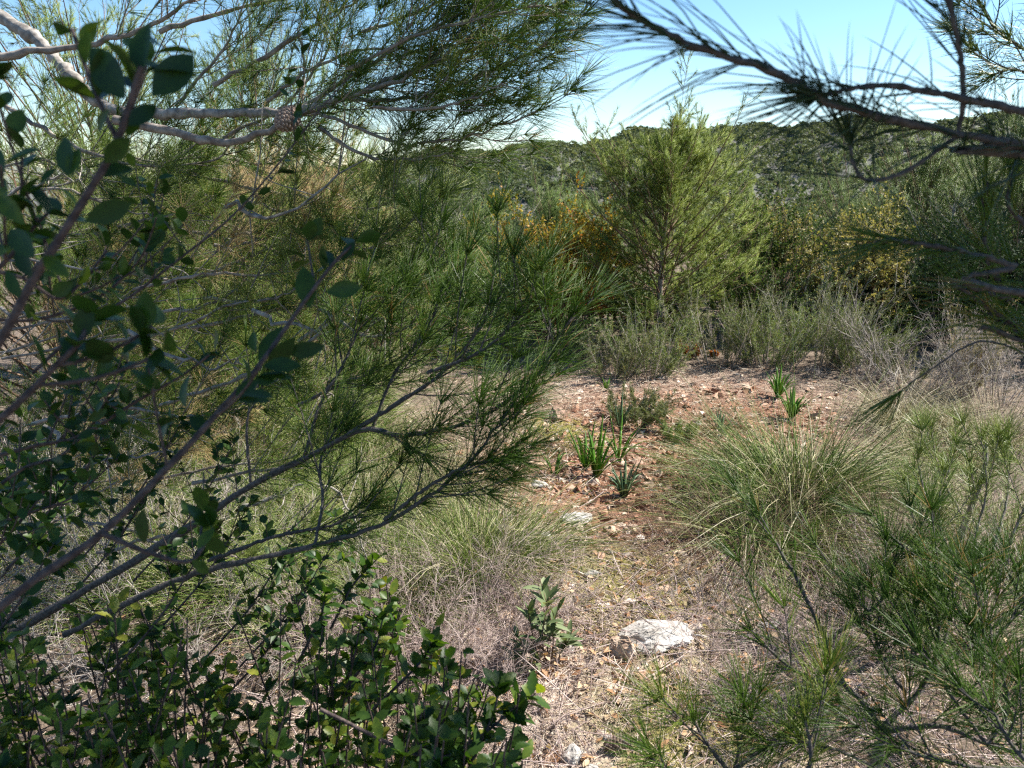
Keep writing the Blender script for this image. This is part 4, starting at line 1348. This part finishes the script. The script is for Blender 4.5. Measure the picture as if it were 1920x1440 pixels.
# the cone hanging from the limb
def pine_cone(c, axis, L, W, parent):
    axis = unit(np.array(axis, float))
    u, wv = frames(axis[None])
    u, wv = u[0], wv[0]
    mb = MB()
    tt = np.linspace(0, 1, 12)
    prof = np.sin(np.clip(tt * .93 + .07, 0, 1) * math.pi) ** .6 * (1 - .25 * tt)
    mb.tube(c + axis * (L * tt)[:, None], W * .42 * prof, 10, .1)
    n = 110
    V0 = np.array([[-.5, 0, 0], [.5, 0, 0], [.55, .55, .1], [0, .85, .05], [-.55, .55, .1], [0, .45, .38]])
    T0 = np.array([[0, 1, 5], [1, 2, 5], [2, 3, 5], [3, 4, 5], [4, 0, 5], [0, 4, 3], [0, 3, 2], [0, 2, 1]])
    for k in range(n):
        t = (k + .5) / n
        a = k * 2.39996
        rad = u * math.cos(a) + wv * math.sin(a)
        pr = float(np.interp(t, tt, prof))
        p = c + axis * L * t + rad * W * .40 * pr
        side = np.cross(axis, rad)
        sc = W * .27 * (.55 + .45 * pr)
        outd = unit(rad * 1.0 + axis * .35)
        along_ = unit(axis - rad * .3)
        V = p + sc * (V0[:, :1] * side + V0[:, 1:2] * along_ + V0[:, 2:] * outd * 1.4)
        mb.add(V, None, T0, np.array([.1, .1, .4, .45, .4, 1.0]) * rng.uniform(.8, 1))
    o = mb.build('cone', M['cone'], parent, False)
    return o


c = P(548, 214, 1.84)
pine_cone(P(556, 208, 1.86), P(512, 246, 1.78) - c, .08, .064, limb)['label'] = 'closed brown scaly cone hanging from the pale limb'

# ================================================================== near evergreen shrub with oval leaves, left edge
def sprig(wb, lb, c, r0, r1, n, L, W, start=.2, shape='near', vb=.4, jit=.5):
    c = np.asarray(c)
    m = len(c)
    wb.tube(c, np.linspace(r0, r1, m), 7, .4)
    s = np.concatenate([rng.uniform(start, 1, max(n - 3, 1)), [.97, .99, 1.0]])
    n = len(s)
    idx = np.minimum((s * (m - 1)).astype(int), m - 1)
    tan = unit(np.gradient(c, axis=0))
    tg = tan[idx]
    rd = unit(rng.normal(size=(n, 3)))
    rd = unit(rd - tg * (rd * tg).sum(1, keepdims=True))
    d = unit(tg * rng.uniform(.3, 1.0, (n, 1)) + rd * rng.uniform(.7, 1.1, (n, 1)))
    nr = unit(tg + np.array([0, 0, .5]) + rng.normal(0, jit, (n, 3)))
    v = np.clip(vb + rng.normal(0, .2, n), 0, 1)
    v = np.where(rng.random(n) < .04, 1, v)
    lb.leaves(c[idx] + d * .002, d, nr, L * rng.uniform(.6, 1.15, n), W * rng.uniform(.75, 1.15, n), shape, v)


base = gz(-.85, .55)
NS = thing('evergreen_shrub', base, 'near blurred evergreen shrub whose oval leaved sprigs cross the left edge', 'shrub')


def near_sprig(pl, d0, d1, r0, r1, n, L, W, start, leaves=(), side=0):
    wb, lb = MB(), MB()
    pts = along(pl, d0, d1)
    c = catmull(pts, 40)
    sprig(wb, lb, c, r0, r1, n, L, W, start, 'near', .35)
    for (bx, by, tx, ty) in leaves:
        d = np.interp(by, sorted([pl[0][1], pl[-1][1]]), [d1, d0] if pl[0][1] > pl[-1][1] else [d0, d1])
        a, e = P(bx, by, d), P(tx, ty, d + rng.uniform(-.012, .012))
        ax = e - a
        ln = np.linalg.norm(ax) * .88
        nr = unit(-FWD + rng.normal(0, .35, 3))
        lb.leaves(a[None], ax[None], nr[None], ln, ln * rng.uniform(.44, .54), 'near', rng.uniform(0, .75))
    tan = unit(np.gradient(c, axis=0))
    for k in range(side):
        i = int(rng.uniform(.25, .85) * 39)
        dd = unit(tan[i] * .5 + unit(rng.normal(size=3)) * .8 + np.array([0, 0, .3]))
        LL = rng.uniform(.04, .11)
        tt = np.linspace(0, 1, 8)[:, None]
        q = c[i] + dd * LL * tt + np.array([0, 0, .3]) * LL * tt * tt
        sprig(wb, lb, q, r1, r1 * .7, 8, L * .9, W * .9, .2, 'near', .45)
    st = wb.build('stem', M['stem'], NS)
    lb.build('leaves', M['leaf_near'], st)


near_sprig([(-90, 760), (0, 640), (60, 530), (130, 420), (185, 330), (220, 265), (245, 190), (265, 125)], .47, .44, .0030, .0018, 0, .026, .014, .5,
           [(235, 185, 168, 80), (266, 140, 264, 18), (285, 180, 374, 88), (240, 235, 300, 188), (195, 305, 252, 250), (222, 330, 258, 350), (160, 415, 260, 375), (128, 330, 108, 240), (108, 315, 70, 350), (185, 250, 205, 198), (132, 330, 147, 268), (0, 365, 45, 425), (18, 430, 75, 490), (60, 520, 20, 450), (80, 480, 130, 520), (40, 560, 0, 500)], 2)
near_sprig([(-60, 1190), (60, 1090), (190, 1000), (330, 860), (430, 750), (490, 680), (550, 595), (620, 500), (665, 455)], .55, .68, .0034, .0012, 3, .026, .014, .5,
           [(485, 680, 532, 600), (500, 690, 562, 630), (540, 662, 610, 650), (582, 578, 562, 488), (612, 548, 688, 535), (610, 505, 604, 455), (640, 488, 668, 448), (480, 660, 468, 615), (350, 765, 342, 690), (330, 790, 292, 805), (355, 780, 400, 820)], 3)
near_sprig([(-60, 870), (60, 837), (150, 817), (260, 750), (340, 705), (400, 660)], .85, .8, .0024, .0012, 16, .024, .013, .35, (), 6)
near_sprig([(60, 700), (160, 610), (250, 552), (330, 490), (430, 410), (520, 310), (600, 205), (660, 140)], .85, 1.0, .0020, .0008, 22, .021, .011, .1, (), 7)
near_sprig([(-60, 840), (40, 750), (90, 700), (150, 640), (165, 600)], .5, .52, .0026, .0016, 8, .028, .018, .3, [(150, 640, 168, 560), (150, 660, 210, 670), (140, 680, 120, 620)], 2)
near_sprig([(190, 1000), (290, 1040), (360, 1050), (400, 990)], .58, .62, .0022, .0012, 3, .026, .015, .4, [(270, 1020, 260, 950), (370, 1030, 400, 985), (360, 1050, 400, 1080)], 1)
near_sprig([(-60, 590), (60, 600), (180, 560), (250, 500), (300, 440)], .75, .8, .0018, .001, 18, .022, .012, .2, (), 5)
near_sprig([(-60, 560), (20, 480), (60, 430), (90, 400)], .55, .55, .002, .0012, 9, .025, .014, .1, (), 4)
near_sprig([(-60, 960), (40, 880), (120, 850), (200, 760), (240, 680)], .8, .85, .0022, .001, 16, .023, .012, .1, (), 6)
near_sprig([(-60, 1000), (60, 960), (140, 930), (220, 860)], 1.0, 1.0, .0022, .001, 16, .026, .014, .1, (), 6)
near_sprig([(-80, 1090), (0, 1020), (70, 940), (110, 880)], 1.0, 1.0, .002, .001, 16, .026, .014, .1, (), 6)
near_sprig([(-60, 500), (40, 520), (110, 560), (160, 520), (200, 470)], .7, .75, .002, .0012, 14, .022, .012, .1, (), 4)
near_sprig([(240, 500), (270, 450), (290, 430), (300, 420)], .9, .95, .0012, .0008, 9, .02, .011, .1, (), 1)

for (x, y, d) in [(30, 900, 1.3), (90, 960, 1.4), (-20, 1000, 1.2), (160, 880, 1.5), (430, 1010, 1.5), (520, 1060, 1.5), (350, 1080, 1.3), (560, 1130, 1.6), (260, 950, 1.6), (60, 1090, 1.1), (600, 1060, 1.7), (300, 860, 1.7), (400, 900, 1.7)]:
    near_sprig([(x - 150, y + 190), (x - 60, y + 90), (x, y), (x + 40, y - 70)], d, d, .0024, .001, 20, .028, .016, .25, (), 6)

# low dense evergreen shrub, bottom left
base = gz(-.45, 1.2)
LS = thing('evergreen_shrub', base, 'dense toothed leaf shrub filling the shaded bottom left corner', 'shrub')
wb, lb = MB(), MB()
topx = [-80, 0, 200, 400, 500, 600, 690, 720, 760, 830, 900, 1000]
topy = [1040, 1060, 1110, 1150, 1120, 1100, 1080, 1050, 1130, 1180, 1260, 1300]
for k in range(300):
    px = rng.uniform(-80, 970) if k % 5 else rng.uniform(600, 980)
    ty = np.interp(px, topx, topy)
    py = ty + (1460 - ty) * rng.random() ** 1.1
    if math.sin(px * .021 + 1) * math.sin(py * .027) + rng.normal(0, .35) < -.25:
        continue
    d = np.interp(py, [1040, 1460], [1.55, 1.02]) + rng.normal(0, .08)
    T = P(px, py, d)
    if T[2] < .12:
        T[2] = .12 + rng.uniform(0, .1)
    foot = gz(T[0] * .8 - .08 + rng.normal(0, .06), T[1] + .12 + rng.normal(0, .06))
    mid = foot * .45 + T * .55 + rng.normal(0, .03, 3) + np.array([-.03, 0, 0])
    sprig(wb, lb, catmull(np.array([foot, mid, T]), 16), .003, .0012, rng.integers(18, 34), .028, .0155, .45, 'tooth', rng.uniform(.2, .7), .6)
for (pl, d) in [([(600, 1330), (800, 1420), (900, 1380), (960, 1330), (1005, 1300)], 1.15), ([(620, 1180), (660, 1100), (710, 1045)], 1.5), ([(700, 1330), (790, 1240), (810, 1200)], 1.3), ([(560, 1240), (600, 1160), (610, 1110)], 1.45), ([(880, 1440), (925, 1340), (935, 1285)], 1.15), ([(640, 1300), (700, 1220), (720, 1150)], 1.35)]:
    c = catmull(along(pl, d, d), 20)
    sprig(wb, lb, c, .003, .0012, 26, .032, .018, .25, 'tooth', .35, .6)
wb.build('stems', M['stem'], LS)
lb.build('leaves', M['leaf'], LS)

# ================================================================== dark pine bough entering at the top right
base = gz(1.55, .75)
RP = thing('pine_tree', base, 'near pine beyond the right border whose shade darkened boughs cross the sky', 'pine tree')
tb = MB()
tb.tube(catmull(np.array([base - [0, 0, .1], base + [-.03, .02, .9], base + [-.05, .02, 1.6], base + [-.02, .05, 2.6]]), 20), np.linspace(.06, .03, 20), 12)
tb.build('trunk', M['bark'], RP)
hub = [base + np.array([-.04, .02, z]) for z in (1.25, 1.45, 1.6, 1.0, .8)]


def right_bough(pl, d0, d1, r0, r1, mat='needle_shaded', from_hub=None, **k):
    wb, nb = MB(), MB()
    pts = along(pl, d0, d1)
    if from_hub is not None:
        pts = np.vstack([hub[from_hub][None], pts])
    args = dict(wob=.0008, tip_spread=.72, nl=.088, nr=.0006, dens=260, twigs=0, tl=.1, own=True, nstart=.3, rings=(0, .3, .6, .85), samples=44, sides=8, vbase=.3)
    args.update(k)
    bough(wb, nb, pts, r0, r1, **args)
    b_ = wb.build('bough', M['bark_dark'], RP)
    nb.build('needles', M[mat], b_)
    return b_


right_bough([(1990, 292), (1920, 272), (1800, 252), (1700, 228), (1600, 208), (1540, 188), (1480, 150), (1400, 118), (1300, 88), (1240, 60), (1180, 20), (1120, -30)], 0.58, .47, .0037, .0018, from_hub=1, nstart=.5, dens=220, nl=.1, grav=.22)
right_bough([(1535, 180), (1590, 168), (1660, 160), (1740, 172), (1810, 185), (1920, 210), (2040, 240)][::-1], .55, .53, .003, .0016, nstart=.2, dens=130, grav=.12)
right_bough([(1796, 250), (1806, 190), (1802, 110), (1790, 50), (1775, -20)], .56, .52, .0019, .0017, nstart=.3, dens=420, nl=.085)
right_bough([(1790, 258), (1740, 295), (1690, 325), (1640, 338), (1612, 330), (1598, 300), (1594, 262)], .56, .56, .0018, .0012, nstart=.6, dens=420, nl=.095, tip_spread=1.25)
right_bough([(2000, 560), (1900, 500), (1800, 470), (1700, 455), (1640, 450)], .66, .62, .003, .0016, 'needle', from_hub=0, nstart=.5, dens=330)
right_bough([(1930, 620), (1890, 560), (1860, 500), (1845, 420), (1850, 340)], .75, .7, .003, .0018, 'needle', from_hub=4, nstart=.4, dens=460, vbase=.5)
right_bough([(1960, 460), (1920, 420), (1890, 380), (1900, 320)], .72, .7, .0025, .0016, 'needle', nstart=.3, dens=420, vbase=.5)
right_bough([(1990, 660), (1930, 640), (1880, 605), (1850, 590)], .75, .75, .0025, .0015, 'needle', from_hub=3, nstart=.5, dens=200, vbase=.7)
right_bough([(2000, 700), (1850, 640), (1750, 690), (1680, 740)], .95, 1.0, .0016, .0008, 'needle', nstart=.8, dens=60)
right_bough([(2040, 130), (1960, 110), (1900, 80), (1860, 45), (1843, 10)], 1.5, 1.45, .004, .0016, 'needle_pale', nstart=.3, dens=480, twigs=7, tl=.14, tstart=.3, nl=.065)
right_bough([(2040, 170), (1960, 150), (1900, 130), (1860, 140)], 1.5, 1.5, .004, .0016, 'needle_pale', nstart=.3, dens=480, twigs=6, tl=.14, tstart=.3, nl=.065)

for k in range(58):     # unseen overhead boughs added to this pine for the shade they cast
    a, z = rng.uniform(-.9, .55), rng.uniform(1.95, 2.9)
    e = base + np.array([rng.uniform(-1.3, .3), rng.uniform(-.5, 1.1), z] if k % 3 else [rng.uniform(.2, 1.5), rng.uniform(0, 1.3), z])
    if k >= 44:  # more boughs added to darken the lower left shrubs
        e = base + np.array([rng.uniform(-1.3, -.3), rng.uniform(.3, 1.05), rng.uniform(2.2, 2.8)])
    elif k >= 30:      # tight spray added to shade the bough in view
        z = rng.uniform(2.05, 2.4)
        e = base + np.array([rng.uniform(-1.15, -.3), rng.uniform(-.15, .2), z])
    o_ = base + np.array([-.03, .04, z - .35])
    q = np.array([o_, o_ * .5 + e * .5 + [0, 0, .08], e])
    if e[0] > 1.4 and e[1] > 1.45:
        continue
    el = (q - CAM) @ np.stack([FWD, UP], 1)
    if np.any((el[:, 0] > 0) & (el[:, 1] < .56 * el[:, 0])):
        q[:, 2] += .35
    wb, nb = MB(), MB()
    bough(wb, nb, q, .008, .002, .09, .0009, 420, 12, .3, .2, .3, .3, .35, sub=1)
    b_ = wb.build('bough', M['bark_dark'], RP)
    nb.build('needles', M['needle_shaded'], b_)

# ================================================================== young pines at bottom right
base = gz(P(1640, 1440, 1.35)[0], 1.22)
base[2] = float(height(base[0], base[1]))
BP = thing('pine_tree', base, 'nearest dark young pine with forked stem at the bottom right', 'pine tree')


def young_bough(root, pl, d0, d1, r0, r1, mat='needle', barkm='bark_dark', **k):
    wb, nb = MB(), MB()
    args = dict(nl=.085, nr=.0006, dens=430, twigs=0, tl=.14, own=True, nstart=.3, rings=(0, .45, .8), samples=30, wob=.0012, sides=8, vbase=.35, up=.5)
    args.update(k)
    pts = along(pl, d0, d1)
    bough(wb, nb, pts, r0, r1, **args)
    b_ = wb.build('bough', M[barkm], root)
    nb.build('needles', M[mat], b_)


tb = MB()
tb.tube(catmull(np.vstack([base - [0, 0, .05], along([(1640, 1445), (1650, 1380), (1650, 1365)], 1.33, 1.3)]), 12), np.linspace(.012, .007, 12), 9)
tb.build('trunk', M['bark'], BP)
for (pl, d0, d1, r0, ns, tw, vb) in [
    ([(1650, 1366), (1620, 1320), (1582, 1280), (1548, 1200), (1515, 1130), (1485, 1070), (1450, 1010), (1420, 955)], 1.3, 1.42, .0062, .35, 1, .35),
    ([(1548, 1205), (1600, 1165), (1645, 1135), (1670, 1080), (1685, 1020)], 1.36, 1.42, .004, .35, 1, .35),
    ([(1582, 1282), (1530, 1275), (1480, 1250), (1440, 1215), (1405, 1180)], 1.3, 1.3, .0035, .3, 2, .3),
    ([(1650, 1370), (1690, 1330), (1730, 1285), (1760, 1200), (1750, 1120)], 1.28, 1.3, .005, .3, 4, .25),
    ([(1655, 1372), (1720, 1362), (1780, 1366), (1850, 1395), (1960, 1420)], 1.28, 1.2, .0055, .5, 5, .3),
    ([(1760, 1240), (1780, 1160), (1760, 1080), (1720, 1040)], 1.32, 1.4, .003, .1, 4, .2),
    ([(1850, 1395), (1890, 1330), (1870, 1240), (1840, 1180)], 1.2, 1.25, .004, .2, 5, .2),
    ([(1640, 1440), (1580, 1410), (1500, 1390), (1440, 1400)], 1.2, 1.15, .003, .2, 4, .4),
    ([(1960, 1460), (1900, 1400), (1860, 1330)], 1.05, 1.1, .004, .1, 6, .2),
    ([(1730, 1290), (1800, 1220), (1880, 1180), (1930, 1100)], 1.3, 1.4, .004, .3, 5, .25),
    ([(1700, 1300), (1660, 1250), (1640, 1190), (1610, 1100)], 1.3, 1.4, .003, .1, 4, .2),
    ([(1850, 1395), (1780, 1300), (1740, 1230), (1700, 1180)], 1.2, 1.3, .003, .1, 4, .15),
    ([(1960, 1300), (1880, 1260), (1800, 1150), (1780, 1060)], 1.3, 1.5, .004, .1, 5, .2),
    ([(1980, 1200), (1920, 1130), (1880, 1050)], 1.4, 1.5, .004, .1, 5, .25),
    ([(1960, 1440), (1840, 1440), (1740, 1420), (1680, 1400)], 1.1, 1.1, .004, .1, 5, .15),
]:
    young_bough(BP, pl, d0, d1, r0, .0018, 'needle', vbase=vb, nstart=ns, twigs=tw, tl=.14, dens=400, tws=.1, nl=.095)

base = gz(P(1380, 1500, 1.2)[0], 1.1)
S3 = thing('pine_seedling', base, 'knee high pine seedling at the bottom edge right of the path', 'pine seedling')
for (pl, d0, d1, ns, vb) in [
    ([(1390, 1510), (1375, 1460), (1385, 1410), (1380, 1370)], 1.18, 1.2, .3, .35),
    ([(1380, 1460), (1345, 1420), (1320, 1385), (1300, 1350)], 1.18, 1.2, .35, .45),
    ([(1380, 1440), (1450, 1390), (1490, 1360)], 1.18, 1.2, .3, .35),
    ([(1385, 1480), (1280, 1460), (1220, 1420)], 1.15, 1.12, .3, .4),
    ([(1500, 1500), (1520, 1420), (1510, 1350)], 1.1, 1.1, .2, .8),
]:
    young_bough(S3, pl, d0, d1, .004, .0018, 'needle', vbase=vb, nstart=ns, twigs=2, tl=.12, dens=430, nl=.095)

base = gz(P(1830, 1100, 2.3)[0], P(1830, 1100, 2.3)[1] + .2)
Y2 = thing('pine_tree', base, 'pale green young pine with upright shoots at the right edge', 'pine tree')
tb = MB()
tb.tube(catmull(np.array([base - [0, 0, .05], base + [.02, 0, .25], P(1840, 900, 2.35), P(1850, 830, 2.35)]), 14), np.linspace(.014, .004, 14), 9)
tb.build('trunk', M['bark_pale'], Y2)
for (pl, d0, d1, mat, vb) in [
    ([(1850, 1150), (1810, 1080), (1770, 1010), (1735, 930), (1720, 850)], 2.3, 2.25, 'needle_pale', .45),
    ([(1850, 1120), (1830, 1010), (1850, 920), (1840, 820)], 2.3, 2.3, 'needle_pale', .55),
    ([(1870, 1100), (1900, 1000), (1930, 930), (1940, 860)], 2.3, 2.25, 'needle_pale', .5),
    ([(1840, 1100), (1780, 1040), (1760, 960), (1770, 880)], 2.35, 2.4, 'needle_pale', .6),
    ([(1850, 1180), (1780, 1150), (1720, 1120), (1670, 1070)], 2.2, 2.1, 'needle', .5),
    ([(1860, 1180), (1920, 1120), (1980, 1040)], 2.2, 2.1, 'needle_pale', .5),
    ([(1860, 1250), (1800, 1220), (1740, 1170)], 2.0, 1.9, 'needle', .5),
    ([(1880, 1240), (1930, 1200), (1980, 1150)], 2.0, 1.9, 'needle', .5),
    ([(1850, 1060), (1800, 960), (1760, 880), (1745, 800)], 2.5, 2.6, 'needle_pale', .6),
    ([(1860, 1040), (1890, 920), (1880, 840)], 2.5, 2.6, 'needle_pale', .6),
]:
    young_bough(Y2, pl, d0, d1, .005, .0018, mat, 'bark', vbase=vb, nstart=.25, twigs=4, tl=.17, nr=.0007, nl=.09, tws=.1)

# a fallen dark cone at the foot of the path
g = G(1165, 1412, .02)
fc = pine_cone(np.array([-.045, 0, .0]), (1, .3, .1), .085, .05, None)
fc.name = 'pine_cone'
fc.location = tuple(g)
tag(fc, 'dark fallen pine cone at the bottom of the path', 'pine cone')

for o in bpy.data.objects:
    if '_o' in o:
        del o['_o']
